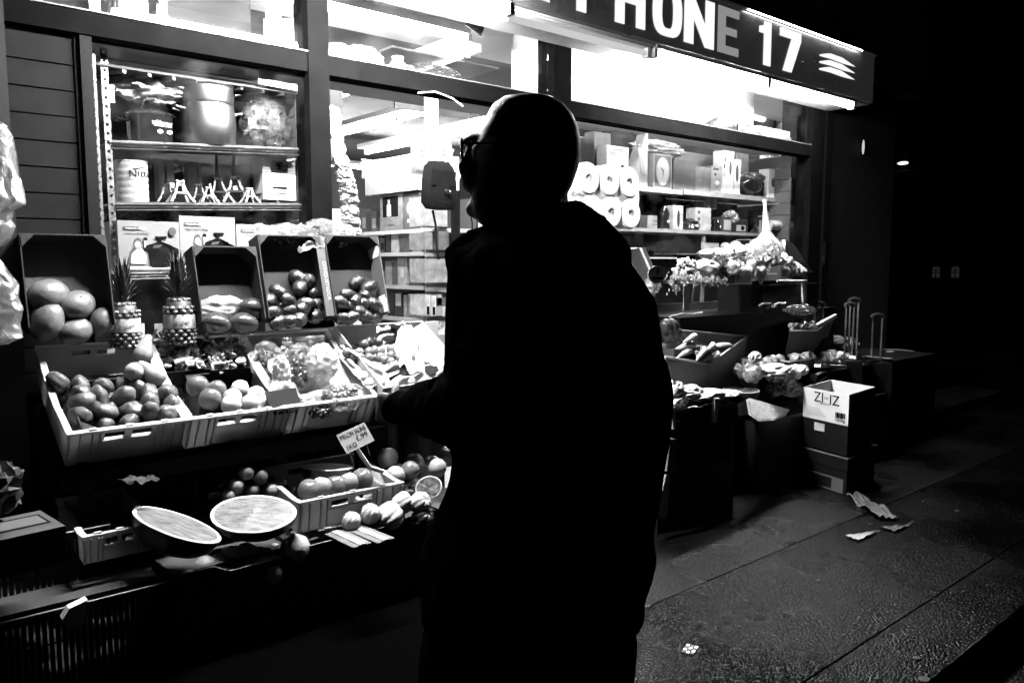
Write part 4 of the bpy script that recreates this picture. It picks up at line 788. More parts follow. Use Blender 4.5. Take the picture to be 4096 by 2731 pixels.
# bagged cherries on top
FM['cherry']=M('cherry_skin',.02,.12,coat=.6)
for px,py,lb,sd in ((1145,945,'clear bag of dark cherries on top of the left avocado box',111),(1285,925,'clear bag of dark fruit on top, where the two avocado boxes meet',112),(1210,950,'clear bag of dark cherries in the middle above the avocado boxes',113),(1350,940,'clear bag of dark fruit at the right end above the avocado boxes',114)):
    p=A(px,py,Y=3.60); bag(lb,p,(.085,.05,.05),filmC,sd,.3,3,fruit_in=('berry','cherry',14,'cherry'),neck=(0,0,.03))
sheetpaper('white_film','white plastic sheet turned up behind the cherry bags',(A(1010,905,Y=3.62),A(1205,900,Y=3.62),A(1180,960,Y=3.56),A(1060,950,Y=3.56)),filmW,.02,seed=15)
sheetpaper('white_film','white plastic sheet hanging over the rim between the avocado boxes',(A(1190,1000,Y=3.5),A(1300,985,Y=3.5),A(1300,960,Y=3.55),A(1230,960,Y=3.55)),filmW,.02,seed=16)
# ---------------------------------------------------------------- lower tier left
LY=2.85
def slotcrate(label,x0,x1,y0,y1,z0,z1,mat=blackM,slots=(),group='low dark crates'):
    t=T('produce_crate',label,'crate',((x0+x1)/2,(y0+y1)/2,z0),(0,0,0),group); cx,cy=(x0+x1)/2,(y0+y1)/2; w=.006
    O('crate_base',MB().b(x0-cx,x1-cx,y0-cy,y1-cy,0,w),mat,t)
    for a,b in ((x0,x0+w),(x1-w,x1)): O('side_panel',MB().b(a-cx,b-cx,y0-cy+w,y1-cy-w,w,z1-z0),mat,t)
    O('back_panel',MB().b(x0-cx,x1-cx,y1-w-cy,y1-cy,w,z1-z0),mat,t)
    if not slots: O('front_panel',MB().b(x0-cx,x1-cx,y0-cy,y0+w-cy,w,z1-z0),mat,t)
    else:
        n=int((x1-x0-.04)/.019); mb=MB(); H=z1-z0
        for i in range(n+1): 
            xx=x0-cx+.02+i*.019; mb.b(xx,xx+.013,y0-cy,y0+w-cy,w,H-.03)
        mb.b(x0-cx,x0-cx+.02,y0-cy,y0+w-cy,w,H-.03); mb.b(x1-cx-.02,x1-cx,y0-cy,y0+w-cy,w,H-.03); mb.b(x0-cx,x1-cx,y0-cy,y0+w-cy,H-.03,H); mb.b(x0-cx,x1-cx,y0-cy,y0+w-cy,w,w+.02)
        for f in (.33,.66): mb.b(x0-cx,x1-cx,y0-cy,y0+w-cy,H*f,H*f+.006)
        O('slotted_front',mb,mat,t)
    O('crate_rim',MB().tube([(x0-cx,y0-cy-.002,z1-z0),(x1-cx,y0-cy-.002,z1-z0)],.003,6),M('crate_rim',.25,.35,var=.3),t,True)
    return t
slotcrate('low black slotted crate at the front left with slots glinting',.20,.85,LY,3.22,.0,.335,slots=True)
slotcrate('black slotted crate outside at the far left front',-.55,.19,LY,3.22,.0,.335,slots=True)
slotcrate('black slotted crate behind the front left one',.15,.72,LY+.25,3.55,.10,.505,slots=True)
sheetpaper('white_paper','pale sheet lying inside the front left crate behind its slots',(V((.35,2.87,.02)),V((.80,2.87,.02)),V((.80,2.90,.30)),V((.35,2.9,.30))),M('slot_sheet',.10,.6,var=.3),.01,seed=21)
sheetpaper('white_paper','pale sheet inside the far left crate behind its slots',(V((-.1,2.87,.02)),V((.18,2.87,.02)),V((.18,2.90,.2)),V((-.1,2.9,.2))),MC['slot_sheet'],.01,seed=22)
# melon wedge seen at the crate front
t=T('melon_wedge','small cut melon wedge hanging over the front left crate','melon',tuple(A(300,2455,Y=LY-.03))); O('wedge_flesh',MB().prism([(-.04,.0),(-.03,-.03),(0,-.045),(.02,-.03),(.035,.045),(-.02,.03)],.04,lambda u,v,q:V((u,q-.02,v))),FM['pale'],t)
# cardboard boxes at the front: dipped fronts
def dipbox(label,x0,x1,y0,y1,z1,prof,mat=cardD,strips=()):
    t=T('cardboard_box',label,'box',((x0+x1)/2,(y0+y1)/2,0),group='low cardboard boxes'); cx,cy=(x0+x1)/2,(y0+y1)/2
    O('box_base',MB().b(x0-cx,x1-cx,y0-cy,y1-cy,.12,.125),mat,t); 
    for a,b in ((x0,x0+.005),(x1-.005,x1)): O('side_panel',MB().b(a-cx,b-cx,y0-cy+.006,y1-cy-.006,0,z1),mat,t)
    O('back_panel',MB().b(x0-cx,x1-cx,y1-.005-cy,y1-cy,0,z1+.03),mat,t)
    poly=[(x0-cx,0),(x1-cx,0)]+[(x0-cx+u*(x1-x0),z1+dz) for u,dz in prof[::-1]]
    O('front_panel',MB().prism(poly,.005,lambda u,v,q:V((u,y0-cy+q,v))),mat,t)
    mb=MB(); mb.tube([(x0-cx+u*(x1-x0),y0-cy+.0025,z1+dz+.001) for u,dz in prof],.0028,4); O('cut_edge',mb,M('cut_edge',.3,.8,var=.4,scale=80),t)
    for (u0,u1) in strips: O('flap_strip',MB().prism([(x0-cx+u0*(x1-x0),0),(x0-cx+u1*(x1-x0),0),(x0-cx+u1*(x1-x0),.36),(x0-cx+u0*(x1-x0),.36)],.003,lambda u,v,q:V((u,y0-cy+.01+v,z1-.004+q))),paperG,t)
    return t
dipbox('dark cardboard box with a notched front holding onions and a coconut',.86,1.33,LY,3.30,.345,[(0,0),(.06,.002),(.30,.002),(.42,-.03),(.92,-.03),(1,.0)])
dipbox('dark cardboard box with two pale tape strips along its flaps',1.335,1.62,LY,3.30,.335,[(0,0),(1,0)])
dipbox('dark cardboard box of large ribbed squashes at the right front',1.625,2.05,LY,3.30,.335,[(0,0),(.5,.0),(.6,-.02),(1,-.02)])
for i,(a,b,lb) in enumerate((((1200,2060),(1450,2178),'long pale tape strip on the box flap, left of two'),((1265,2045),(1545,2160),'long pale tape strip on the box flap, right of two'))):
    P=A(a[0],a[1],Z=.352); Q=A(b[0],b[1],Z=.352); d=(Q-P).normalized(); n_=V((-d.y,d.x,0))*.014
    one('flap_strip',MB().add([P-n_*3,Q-n_*3,Q+n_*3,P+n_*3],[(0,1,2,3)]).add([P-n_*3-V((0,0,.004)),Q-n_*3-V((0,0,.004)),Q+n_*3-V((0,0,.004)),P+n_*3-V((0,0,.004))],[(3,2,1,0)]),M('flap_dark',.12,.7,var=.2),'dark box flap lying open under a tape strip, '+('left' if i==0 else 'right')+' of two','flap')
    one('tape_strip',MB().add([P-n_+V((0,0,.004)),Q-n_+V((0,0,.004)),Q+n_+V((0,0,.004)),P+n_+V((0,0,.004)),P-n_+V((0,0,.001)),Q-n_+V((0,0,.001)),Q+n_+V((0,0,.001)),P+n_+V((0,0,.001))],[(0,1,2,3),(4,7,6,5),(0,4,5,1),(1,5,6,2),(2,6,7,3),(3,7,4,0)]),paperG,lb,'tape')
# cut melons
def halfmelon(name,label,c,u,v,la,lb,rind,flesh,depth=.10,edge=.12,cat='melon'):
    u=V(u).normalized(); v=V(v); v=(v-u*v.dot(u)).normalized(); n=u.cross(v)
    if n.z<0 and abs(n.z)>.05: n=-n; v=-v
    m=Matrix((u,v,n)).transposed(); t=T(name,label,cat,tuple(c),m.to_euler())
    prof=[(0,-1),(.35,-.94),(.65,-.78),(.88,-.5),(.99,-.15),(1,0)]
    mb=MB(); nn=40
    vs=[];
    for r,z in prof:
        for k in range(nn):
            a=2*math.pi*k/nn; q=1+.015*math.sin(a*3)
            vs.append(V((la*r*math.cos(a)*q,lb*r*math.sin(a)*q,depth*z)))
    fs=[(i*nn+k,i*nn+(k+1)%nn,(i+1)*nn+(k+1)%nn,(i+1)*nn+k) for i in range(len(prof)-1) for k in range(nn)]; mb.add(vs,fs); O('rind',mb,rind,t,True)
    mb=MB()
    rings=[(1,.0),(.985,.003),(.93,.004),(.915,.003)]
    vs=[V((la*r*math.cos(2*math.pi*k/nn)*(1+.015*math.sin(6*math.pi*k/nn)),lb*r*math.sin(2*math.pi*k/nn),z)) for r,z in rings for k in range(nn)]
    mb.add(vs,[(i*nn+k,i*nn+(k+1)%nn,(i+1)*nn+(k+1)%nn,(i+1)*nn+k) for i in range(3) for k in range(nn)]); O('pale_rind_ring',mb,M('rind_white',.8,.35,var=.05),t,True)
    mb=MB(); ringsf=[.92,.7,.45,.2,0.01]
    vs=[V((la*r*math.cos(2*math.pi*k/nn),lb*r*math.sin(2*math.pi*k/nn),.003+.004*noise.noise(V((r*4*math.cos(2*math.pi*k/nn),r*4*math.sin(2*math.pi*k/nn),la*50)))*(r<.9))) for r in ringsf for k in range(nn)]
    mb.add(vs,[(i*nn+k,i*nn+(k+1)%nn,(i+1)*nn+(k+1)%nn,(i+1)*nn+k) for i in range(4) for k in range(nn)]); O('flesh',mb,flesh,t,True); return t
def fleshmat():
    m=bpy.data.materials.new('melon_flesh'); m.use_nodes=True; n=m.node_tree; b=n.nodes['Principled BSDF']; N=n.nodes.new; L=n.links.new
    tc=N('ShaderNodeTexCoord'); mp=N('ShaderNodeMapping'); mp.inputs['Scale'].default_value=(6,26,10); L(tc.outputs['Object'],mp.inputs[0])
    t=N('ShaderNodeTexNoise'); t.inputs['Scale'].default_value=2.2; t.inputs['Detail'].default_value=9; t.inputs['Roughness'].default_value=.7; L(mp.outputs[0],t.inputs[0])
    r=N('ShaderNodeMapRange'); r.inputs[1].default_value=.3; r.inputs[2].default_value=.7; r.inputs[3].default_value=.05; r.inputs[4].default_value=.26; L(t.outputs[0],r.inputs[0]); L(r.outputs[0],b.inputs['Base Color'])
    t2=N('ShaderNodeTexNoise'); t2.inputs['Scale'].default_value=160; t2.inputs['Detail'].default_value=4; L(tc.outputs['Object'],t2.inputs[0])
    bp=N('ShaderNodeBump'); bp.inputs['Strength'].default_value=.25; bp.inputs['Distance'].default_value=.006; L(t2.outputs[0],bp.inputs['Height']); L(bp.outputs[0],b.inputs['Normal']); b.inputs['Roughness'].default_value=.25; b.inputs['Coat Weight'].default_value=.3
    return m
fleshM=fleshmat(); rindM=M('dark_rind',.025,.35,var=.5,scale=14)
FWh=FH
halfmelon('cut_watermelon','cut watermelon half with a wide bright face tilted to the viewer',A(1013,2055,Y=2.96),RT+V((0,0,-.05)),FWh*.92+ZU*.40,.166,.110,rindM,fleshM)
halfmelon('cut_watermelon','cut watermelon half seen edge-on, sloping down to the right, left of the brighter half',A(707,2099,Y=2.94),RT+V((0,0,-.40)),FWh*.98+RT*.0-ZU*.04,.166,.105,rindM,fleshM,.11)
halfmelon('cut_pumpkin','dark-rinded cut melon seen edge-on above the second white tray',A(1310,1868,Y=3.20),RT+V((0,0,-.03)),FWh+ZU*-.10,.115,.10,M('mottled_rind',.04,.3,var=1.,scale=30,bump=.5),FM['pale'],.12)
halfmelon('cut_melon','round cut melon facing the viewer behind the second white tray rim',A(1515,1925,Y=3.08),RT+V((0,0,.15)),ZU*.9+FWh*.3,.066,.055,rindM,FM['pale'],.07)
halfmelon('cut_cabbage','halved dark cabbage with pale veins at the right end of the second white tray',A(1715,1950,Y=2.92),RT+V((0,0,.3)),ZU*.9+FWh*.3,.062,.052,darkM,M('cabbage_veins',.1,.4,var=1.5,scale=45,bump=.5,bscale=40),.06,cat='cabbage')
# second white tray
P=A(1190,2010,Y=2.93); Q=A(1800,1885,Y=2.95); zt=.5*(P.z+Q.z)
tray('lower white tray with slotted rim behind the squashes',V((P.x,2.94,P.z-.13)),V((Q.x-P.x,0,Q.z-P.z)),(0,1,.12),1.86-P.x,.42,.13,dip=0)
P=A(330,2150,Y=3.02); tray('dim white tray rim behind the edge-on watermelon',V((P.x,3.03,P.z-.10)),(1,0,0),(0,1,.1),.24,.40,.10,dip=0)
one('darkening_cloth',MB().sheet(lambda u,v:V((.6+2.0*u,3.64+.012*math.sin(u*60),.0+.93*v)),80,2),blackM,'black cloth added to darken the gap behind the lower tier under the white trays','cloth')  # added sheet that hides the lit shop floor and keeps the gap black
lt=T('lower_stand','dark plank shelf under the second row of produce','stand',(1.1,3.25,0)); O('plank',MB().b(-.9,1.2,-.32,.38,.30,.325),darkM,lt)
for x_ in (-.85,.1,1.15): O('stand_leg',MB().b(x_-.02,x_+.02,.2,.24,0,.30),ink,lt)
for nm,c_,e_,lb in (('c',A(1000,1990,Y=3.22),(.16,.09,.09),'dark bed of round fruit behind the bright melon half'),('a',A(1450,1960,Y=3.14),(.26,.16,.05),'dark bed of produce filling the lower white tray'),('b',A(560,2110,Y=3.22),(.1,.17,.05),'dark bed of produce filling the dim white tray')): one('produce_bed',MB().ell((0,0,0),e_,36,20,None,.35,6,3),FM['dark'],lb,'produce',tuple(c_),smooth=True)
# fruit in lower tier
for i,(px,py,s,mk,lb) in enumerate(((945,1945,.62,'lemon','round fruit at the left of the group behind the bright melon half'),(1010,1962,.6,'lemon','paler round fruit in the middle behind the bright melon half'),(1083,1962,.62,'lemon','paler round fruit at the right behind the bright melon half'),(985,1890,.6,'apple','dim round fruit at the top of that group'),(1040,1905,.6,'apple','dim round fruit partly in shadow behind the group'),(920,1985,.6,'lemon','round fruit just above the left end of the bright half'))): fruit('round_fruit','round',mk,A(px,py,Y=3.14),lb,'fruit','round fruit behind the cut watermelon',s=s*1.35,rot=(.2,.1,i))
for i,(px,py) in enumerate(((1550,1830),(1655,1855),(1730,1860),(1790,1825),(1700,1885),(1600,1880),(1640,1900))): fruit('dark_fruit','round','apple' if i!=4 else 'pale',A(px,py,Y=3.15),('dark round fruit under the price card','mottled round fruit in the lower white tray','mottled round fruit right of the middle in the lower tray','dim round fruit by the person\'s coat','pale fruit at the rim of the lower white tray','dark round fruit behind the cut melon','small dark fruit behind the lower tray rim')[i],'fruit',s=(1.3,1.25,1.15,1.2,1.,.9,.8)[i],rot=(-.3,.1,i))
for i,(px,py) in enumerate(((1235,1960),(1285,1950),(1340,1945),(1395,1930),(1450,1915),(1580,1905),(1640,1880),(1750,1870))): fruit('tray_fruit','round',('apple','lemon')[i%2],A(px,py,Y=3.06),'%s round fruit along the lower white tray, %s from its left end'%(('dark','paler')[i%2],ORD[i]),'fruit','round fruit in the lower white tray',s=1.15,rot=(.2,.1*i,i))
for i,(px,py) in enumerate(((930,2230),(985,2215),(1045,2225),(1100,2215),(820,2270),(880,2255))): fruit('box_onion','onion','onion' if i%2 else 'lemon',A(px,py,Y=2.99),'%s onion in the notched box below the melons, %s from the left'%(('dull','pale')[i%2],ORD[i]),'onion','onions in the notched box',s=1.0,rot=(1.2,.3*i,i))
sq=M('squash_skin',.5,.45,var=.25,scale=10,bump=.35,bscale=40)
def ribbed(label,p,r,rot,n=10,mat=sq,zs=1.15,name='squash'):
    t=one(name,None or (lambda:(lambda mb:mb)(MB()))(),mat,label,name,tuple(p),rot) if False else None
    mb=MB(); nu=n*6; nv=20; vs=[]
    for j in range(nv+1):
        th=math.pi*j/nv
        for k in range(nu):
            a=2*math.pi*k/nu; q=r*(.93+.07*abs(math.cos(a*n/2)))*(1-.12*math.cos(th)**8); vs.append((q*math.sin(th)*math.cos(a),q*math.sin(th)*math.sin(a),-q*math.cos(th)*zs*(1-.15*abs(math.cos(th))**6)))
    mb.add(vs,[(j*nu+k,j*nu+(k+1)%nu,(j+1)*nu+(k+1)%nu,(j+1)*nu+k) for j in range(nv) for k in range(nu)])
    return one(name,mb,mat,label,name,tuple(p),rot,smooth=True,group='ribbed squashes')
for px,py,r,ro,lb in ((1555,2065,.068,(.2,1.2,.5),'largest ribbed squash at the front right'),(1680,2010,.05,(.9,.3,.2),'pale ribbed squash highest in the group'),(1480,2055,.045,(.4,.2,0),'ribbed squash half hidden left of the largest'),(1610,2010,.05,(.4,1,0),'pale ribbed squash behind the largest'),(1405,2085,.042,(.3,.2,0),'small pale squash left of the card pieces')): ribbed(lb,A(px,py,Y=2.895),r*.97,ro)
ribbed('dark ribbed squash below the highest pale one',A(1690,2070,Y=2.88),.05,(.9,.3,.2),mat=FM['dark'])
sheetpaper('card_piece','bent grey card piece among the squashes',(A(1440,2140,Y=2.9),A(1520,2130,Y=2.9),A(1500,2075,Y=2.92),A(1450,2070,Y=2.95)),paperG,.02,seed=31)
fruit('onion','onion','onion',A(1180,2190,Y=2.89),'brown onion with its neck up beside the notched box side','onion',s=1.25,rot=(.3,-.25,0))
fruit('onion','onion','onion',A(1080,2280,Y=2.90),'paler large onion at the front rim of the notched box','onion',s=1.4,rot=(.2,1.2,0))
fruit('onion','onion','onion',A(752,2320,Y=2.9),'onion root end showing at the front box rim, below the left melon half','onion',s=.9,rot=(1.5,0,0))
for i,q in enumerate((((988,2260),(1020,2310),(1060,2290),(1030,2265)),((928,2330),(960,2335),(955,2295),(935,2300)),((1080,2262),(1140,2285),(1120,2255),(1095,2248)))): sheetpaper('card_piece',('bent card piece standing beside the pale onion','torn card piece in the notch of the box front','card piece lying over the pale onion')[i],[A(a,b,Y=2.87+.01*k) for k,(a,b) in enumerate(q)],paperG,.012,seed=33+i)
sheetpaper('price_tag','small grey tag standing behind the bright melon half',[A(a,b,Y=3.2) for a,b in ((1090,1990),(1180,2000),(1180,1945),(1120,1965))],paperG,.002,seed=36)
sheetpaper('dim_paper','faint grey paper lying on the lower shelf below the left tray',[A(a,b,Z=.66) for a,b in ((415,1895),(530,1935),(640,1915),(560,1875))],M('dim_paper',.02,.8),.01,seed=37)
# price card
P=[A(a,b,Y=3.00) for a,b in ((1375,1815),(1500,1768),(1457,1688),(1345,1740))]
t=T('price_card','tilted handwritten price card for yellow melon above the lower tray','price card',tuple(P[3]))
xd=(P[2]-P[3]); W_=xd.length; a_=math.atan2(xd.z,xd.x); H_=(P[3]-P[0]).length; t.rotation_euler=(R(-32),-a_,0)
O('card_sheet',MB().b(0,W_,0,.002,-H_,0),M('card_worn',.17,.75,var=.15,scale=10),t); lettering('MELON JAUNE',.031,ink,t,(W_*.5,-.001,-.022),sx=.62); lettering('£.99',.034,ink,t,(W_*.7,-.001,-.052)); lettering('1KG',.028,ink,t,(W_*.25,-.001,-.072))
O('card_stick',MB().tube([(W_*.4,.01,-H_),(W_*.55,.04,-H_-.09),(W_*.9,.05,-H_-.13)],.010,6),paperG,t)
for a,b in ((.1,.25),(.7,.85)): O('clip',MB().tube([(W_*a,0,-H_),(W_*a-.015,-.01,-H_-.05)],.003,5),ink,t)
# box label plate at far left low, and plastic bag hanging at far left
t=T('lidded_box','grey flat lidded box with punched holes at the far left edge','box',tuple(A(130,2120,Y=2.78))); q=A(0,2040,Y=3.0)
b0=A(262,2102,Z=.62); b1=A(160,2040,Z=.62); dxy=(A(0,2160,Z=.62)-b0); t.location=b0; dv=dxy.normalized(); ev=(b1-b0)
O('box_lid',MB().add([V((0,0,0)),dxy*1.4,dxy*1.4+ev,ev]+[p-V((0,0,.12)) for p in (V((0,0,0)),dxy*1.4,dxy*1.4+ev,ev)],[(0,1,2,3),(7,6,5,4),(0,4,5,1),(1,5,6,2),(2,6,7,3),(3,7,4,0)]),M('lid_grey',.05,.6,var=.15),t)
up=V((0,0,.002)); O('lid_label',MB().add([dxy*.15+ev*.35+up,dxy*.95+ev*.35+up,dxy*.95+ev*.75+up,dxy*.15+ev*.75+up],[(0,1,2,3)]),M('lid_label',.09,.6,var=.2,scale=60),t)
O('label_frame',MB().add([dxy*.1+ev*.28+up*.5,dxy*1.0+ev*.28+up*.5,dxy*1.0+ev*.82+up*.5,dxy*.1+ev*.82+up*.5],[(0,1,2,3)]),ink,t)
for f in (.75,1.2): O('punched_hole',MB().lathe([(0,0),(.018,0)],16,dxy*f+ev*(.85 if f<1 else .2)+up*1.5),ink,t)
p=A(5,1950,Y=2.85); one('wilted_leaves',MB().ell((0,0,0),(.05,.04,.06),18,12,None,.5,4,7,True),FM['mango'],'twisted wilted leaves hanging at the far left edge','leaves',tuple(p))
bg1=T('hanging_bag','large milky plastic bag hanging in folds at the far left edge','bag',tuple(A(-40,900,d=2.2))); og=bg1.location
def bagsheet(rows,dep,seed):
    # rows: (py, right px) outline; left side runs out of frame
    def fn(u,v):
        k=v*(len(rows)-1); i=min(int(k),len(rows)-2); f=k-i; py=rows[i][0]*(1-f)+rows[i+1][0]*f; xr=rows[i][1]*(1-f)+rows[i+1][1]*f
        a=u*2*math.pi; xm=(-260+xr)/2; hw=(xr+260)/2; p=A(xm+hw*math.cos(a),py,d=2.2)+FH*dep*math.sin(a)*(.6+.4*math.sin(v*3.1))
        n_=noise.noise(V((math.cos(a)*2.2,math.sin(a)*2.2,v*5+seed))); return p-V(og)+RT*(.03*abs(n_)*-1.2)+FH*.05*n_
    return MB().sheet(fn,48,36)
O('bag_upper',bagsheet([(488,10),(505,42),(560,44),(600,55),(700,62),(760,82),(815,92),(835,60),(900,50),(950,38),(985,5)],.09,1),FILM('bag_film',.3,.42,.25,1.,14,.5),bg1,True)
O('bag_lower',bagsheet([(1040,0),(1080,22),(1140,66),(1190,60),(1235,82),(1300,70),(1350,88),(1378,30)],.08,5),MC['bag_film'],bg1,True)
# ---------------------------------------------------------------- right window display
RY=4.0; Z1=A(2534,745,Y=RY).z+.005; Z2=A(2534,910,Y=RY).z
rw=T('window_shelving','two grey shelves with a vertical strip in the right window','shelving',(3.7,RY,1.2))
def rp(name,mb,mat): me=mb.mesh(name); me.transform(Matrix.Translation((-3.7,-RY,-1.2))); return O(name,me,mat,rw)
shm=M('grey_shelf',.22,.5,var=.15)
rp('shelf',MB().b(3.70,5.2,RY,RY+.32,Z1-.035,Z1),shm); rp('shelf',MB().b(5.22,6.55,RY,RY+.32,Z1-.03,Z1+.01),shm)
rp('shelf',MB().b(3.70,5.55,RY,RY+.32,Z2-.03,Z2),shm); rp('shelf',MB().b(5.57,6.55,RY,RY+.32,Z2-.03,Z2),M('dark_shelf',.06,.6))
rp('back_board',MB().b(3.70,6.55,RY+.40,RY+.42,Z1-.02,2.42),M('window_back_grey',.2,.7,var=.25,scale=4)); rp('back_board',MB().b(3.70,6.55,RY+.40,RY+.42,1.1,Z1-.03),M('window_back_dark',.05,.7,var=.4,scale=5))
rp('shelf_upright',MB().b(5.50,5.53,RY+.01,RY+.03,1.1,Z2-.03),shm); rp('shelf_upright',MB().b(5.56,5.58,RY+.36,RY+.38,Z1,2.4),steelD)
rp('price_rail',MB().b(3.70,6.5,RY-.004,RY-.001,Z2-.028,Z2-.004),M('rail_grey',.25,.4))
def rc(label,xl,xr,yt,row,mat,pr=(),dy=.02,depth=.1,rot=0,cat='box'):
    z0=(Z1,Z2)[row]+.002; Y=RY+dy; a=A(xl,800,Y=Y); b=A(xr,800,Y=Y); a.z=b.z=z0; top=A((xl+xr)/2,yt,Y=Y).z
    return carton(label,a,b,max(top-z0,.03),depth,mat,pr,cat=cat)
rc('pale carton with a printed dark bag picture behind the toilet rolls',2425,2512,585,0,cardL,(('r',.05,.0,.95,.85,paper),('r',.1,.75,.4,.85,inkL),('p',[(.55,.15),(.9,.15),(.93,.42),(.82,.42),(.76,.52),(.68,.52),(.62,.42),(.52,.42)],ink),('t','SAC DE VOYAGE',.5,.9,.05,inkG)))
rc('taller pale carton at the left end of the upper shelf',2375,2440,530,0,tone[2],(),.15)
t=T('triangular_box','tall triangular box standing on one edge beside the boxed clock','box',tuple(V((A(2580,735,Y=RY).x,RY+.03,Z1))))
xx=[A(p,735,Y=RY+.03).x-t.location.x for p in (2520,2590,2588)]; hh=A(2585,535,Y=RY+.03).z-Z1
O('box_body',MB().prism([(xx[0],0),(xx[1],0),(xx[2],hh),(xx[2]-.02,hh)],.09,lambda u,v,q:V((u,q,v))),M('tri_grey',.42,.5,var=.1),t)
O('print_shape',MB().prism([(xx[0]+.12,.1),(xx[0]+.17,.08),(xx[0]+.15,.2),(xx[0]+.1,.3),(xx[0]+.08,.28)],.002,lambda u,v,q:V((u,-.002-q,v))),inkL,t)
a=A(2612,745,Y=RY);b=A(2685,745,Y=RY); 
t=rc('square boxed wall clock showing its round pale dial',2612,2685,618,0,M('clock_box',.3,.4),(('r',.06,.03,.94,.97,inkG),('e',.5,.5,.36,.42,paperG),('e',.5,.5,.31,.37,cardL)),.02,.12,cat='clock')
L_=(b-a).length; hh=A(2650,618,Y=RY+.02).z-Z1
O('hour_hand',MB().prism([(L_*.49,hh*.5),(L_*.52,hh*.5),(L_*.47,hh*.3)],.002,lambda u,v,q:V((u,-.006-q,v))),ink,t); O('minute_hand',MB().prism([(L_*.49,hh*.48),(L_*.51,hh*.52),(L_*.34,hh*.62)],.002,lambda u,v,q:V((u,-.006-q,v))),ink,t)
bag('white cloth bundle draped on the boxed clock and its neighbours',V((A(2675,590,Y=RY).x,RY+.12,A(2675,590,Y=RY).z)),(.27,.10,.055),filmW,131,.3,2,name='white_cloth',cat='cloth')
one('dark_garment',MB().ell((0,0,0),(.22,.07,.17),28,18,(0,.1,0),.3,3,9),M('dark_fabric',.012,.8,var=.3,bump=.5,bscale=60),'dark fluffy garment hanging behind the pale carton','garment',tuple(A(2500,570,Y=RY+.2)),smooth=True)
for i,(a_,b_,yt,m_,lb,pr) in enumerate(((2692,2780,640,2,'glass-fronted grey box behind the white packets',()),(2710,2762,680,5,'bright white packet box low beside the clock',(('t','1+1',.5,.6,.3,inkL),)),(2780,2840,668,1,'plain pale carton left of the slotted white boxes',()),(2842,2884,665,5,'pale carton with small printed spots',(('e',.4,.7,.12,.06,inkG),('e',.6,.4,.2,.08,paper),('r',.2,.85,.7,.93,inkG))))): rc(lb,a_,b_,yt,0,tone[m_],pr,.02+.01*(i%2))
rc('tall white box with dark oval windows, the left one of two',2888,2930,605,0,paper,(('e',.72,.62,.12,.17,inkG),('e',.2,.8,.1,.06,inkG),('e',.15,.65,.08,.06,inkG),('e',.15,.45,.06,.06,inkL)),.015)
rc('tall white box with one dark oval window, the right one of two',2934,2958,638,0,paper,(('e',.5,.62,.25,.25,inkG),),.012)
rc('pale box standing behind the tall white boxes',2890,2935,585,0,tone[1],(),.2); rc('pale box with a dark band behind the glossy toaster',2938,2990,612,0,tone[5],(('r',.2,.4,.95,.58,inkG),),.22)
c=V((A(2998,770,Y=RY+.1).x,RY+.1,Z1+.01)); t=T('glossy_toaster','glossy black bag-like appliance with a pale rim on the upper shelf','appliance',tuple(c))
O('body',MB().ell((0,0,.1),(.15,.09,.1),28,18,None,.05,2),M('gloss_black',.01,.08,coat=.8),t,True); O('rim_film',MB().ell((0,0,.17),(.155,.095,.04),24,12,None,.25,3,5,True),film,t,True)
one('dark_pack',MB().b(-.06,.06,-.03,.05,0,.13),ink,'small dark pack wedged between the appliance and the white boxes','pack',tuple(V((A(3052,770,Y=RY).x,RY+.06,Z1+.01))))
rc('framed pale picture box above the dark pack',3040,3065,690,0,paperG,(),.2)
rc('tall white box with a dark label, standing behind another white box',3072,3112,602,0,paper,(('r',.15,.35,.8,.46,inkG),),.14)
rc('white box with a dark oval picture, front one right of the appliance',3072,3118,678,0,paper,(('e',.4,.55,.17,.16,inkG),),.02)
rc('shorter white box with two dark marks next to the boxed bottles',3120,3170,708,0,paper,(('e',.3,.68,.16,.12,inkG),('p',[(.6,.55),(.8,.5),(.85,.3),(.75,.35)],inkG)),.01)
t=rc('open frame holding two dull metal bottles at the right end of the upper shelf',3172,3228,655,0,shm,(),.09,.01)
for dx in (.06,.16): O('metal_bottle',MB().lathe([(.04,0),(.045,.02),(.045,.2),(.02,.25),(.015,.3)],16,(dx,-.05,0)),M('bottle_metal',.3,.3,.6),t,True)
# lower display shelf
for i,(a_,b_,yt,m_,lb,pr) in enumerate(((2560,2590,865,3,'dark-grey box at the far left of the lower window shelf',()),(2592,2630,862,1,'pale box with four small squares, lower window shelf',(('r',.55,.2,.7,.35,inkG),('r',.8,.2,.95,.35,inkG),('r',.55,.5,.7,.65,inkG),('r',.8,.5,.95,.65,inkG))),(2694,2733,822,5,'white box with a black slot window, lower window shelf',(('e',.55,.45,.14,.36,ink),)),(2785,2845,832,5,'white box with a column of small pictures',(('e',.2,.8,.1,.08,inkG),('e',.2,.5,.1,.08,inkG),('e',.2,.2,.1,.08,inkG),('r',.45,.4,.9,.46,inkL),('r',.45,.6,.9,.66,inkL))),(2890,2930,868,3,'grey carton in dark wrapping right of the glass jar',(('r',.2,.1,.9,.8,inkL),)),(2933,2995,882,4,'dark case with a pale picture, lower window shelf',(('r',.25,.08,.85,.6,inkL),('e',.65,.35,.12,.2,ink))),(2955,2990,838,2,'grey pack standing behind the dark case',()))): rc(lb,a_,b_,yt,1,tone[m_],pr,.02 if i!=6 else .14)
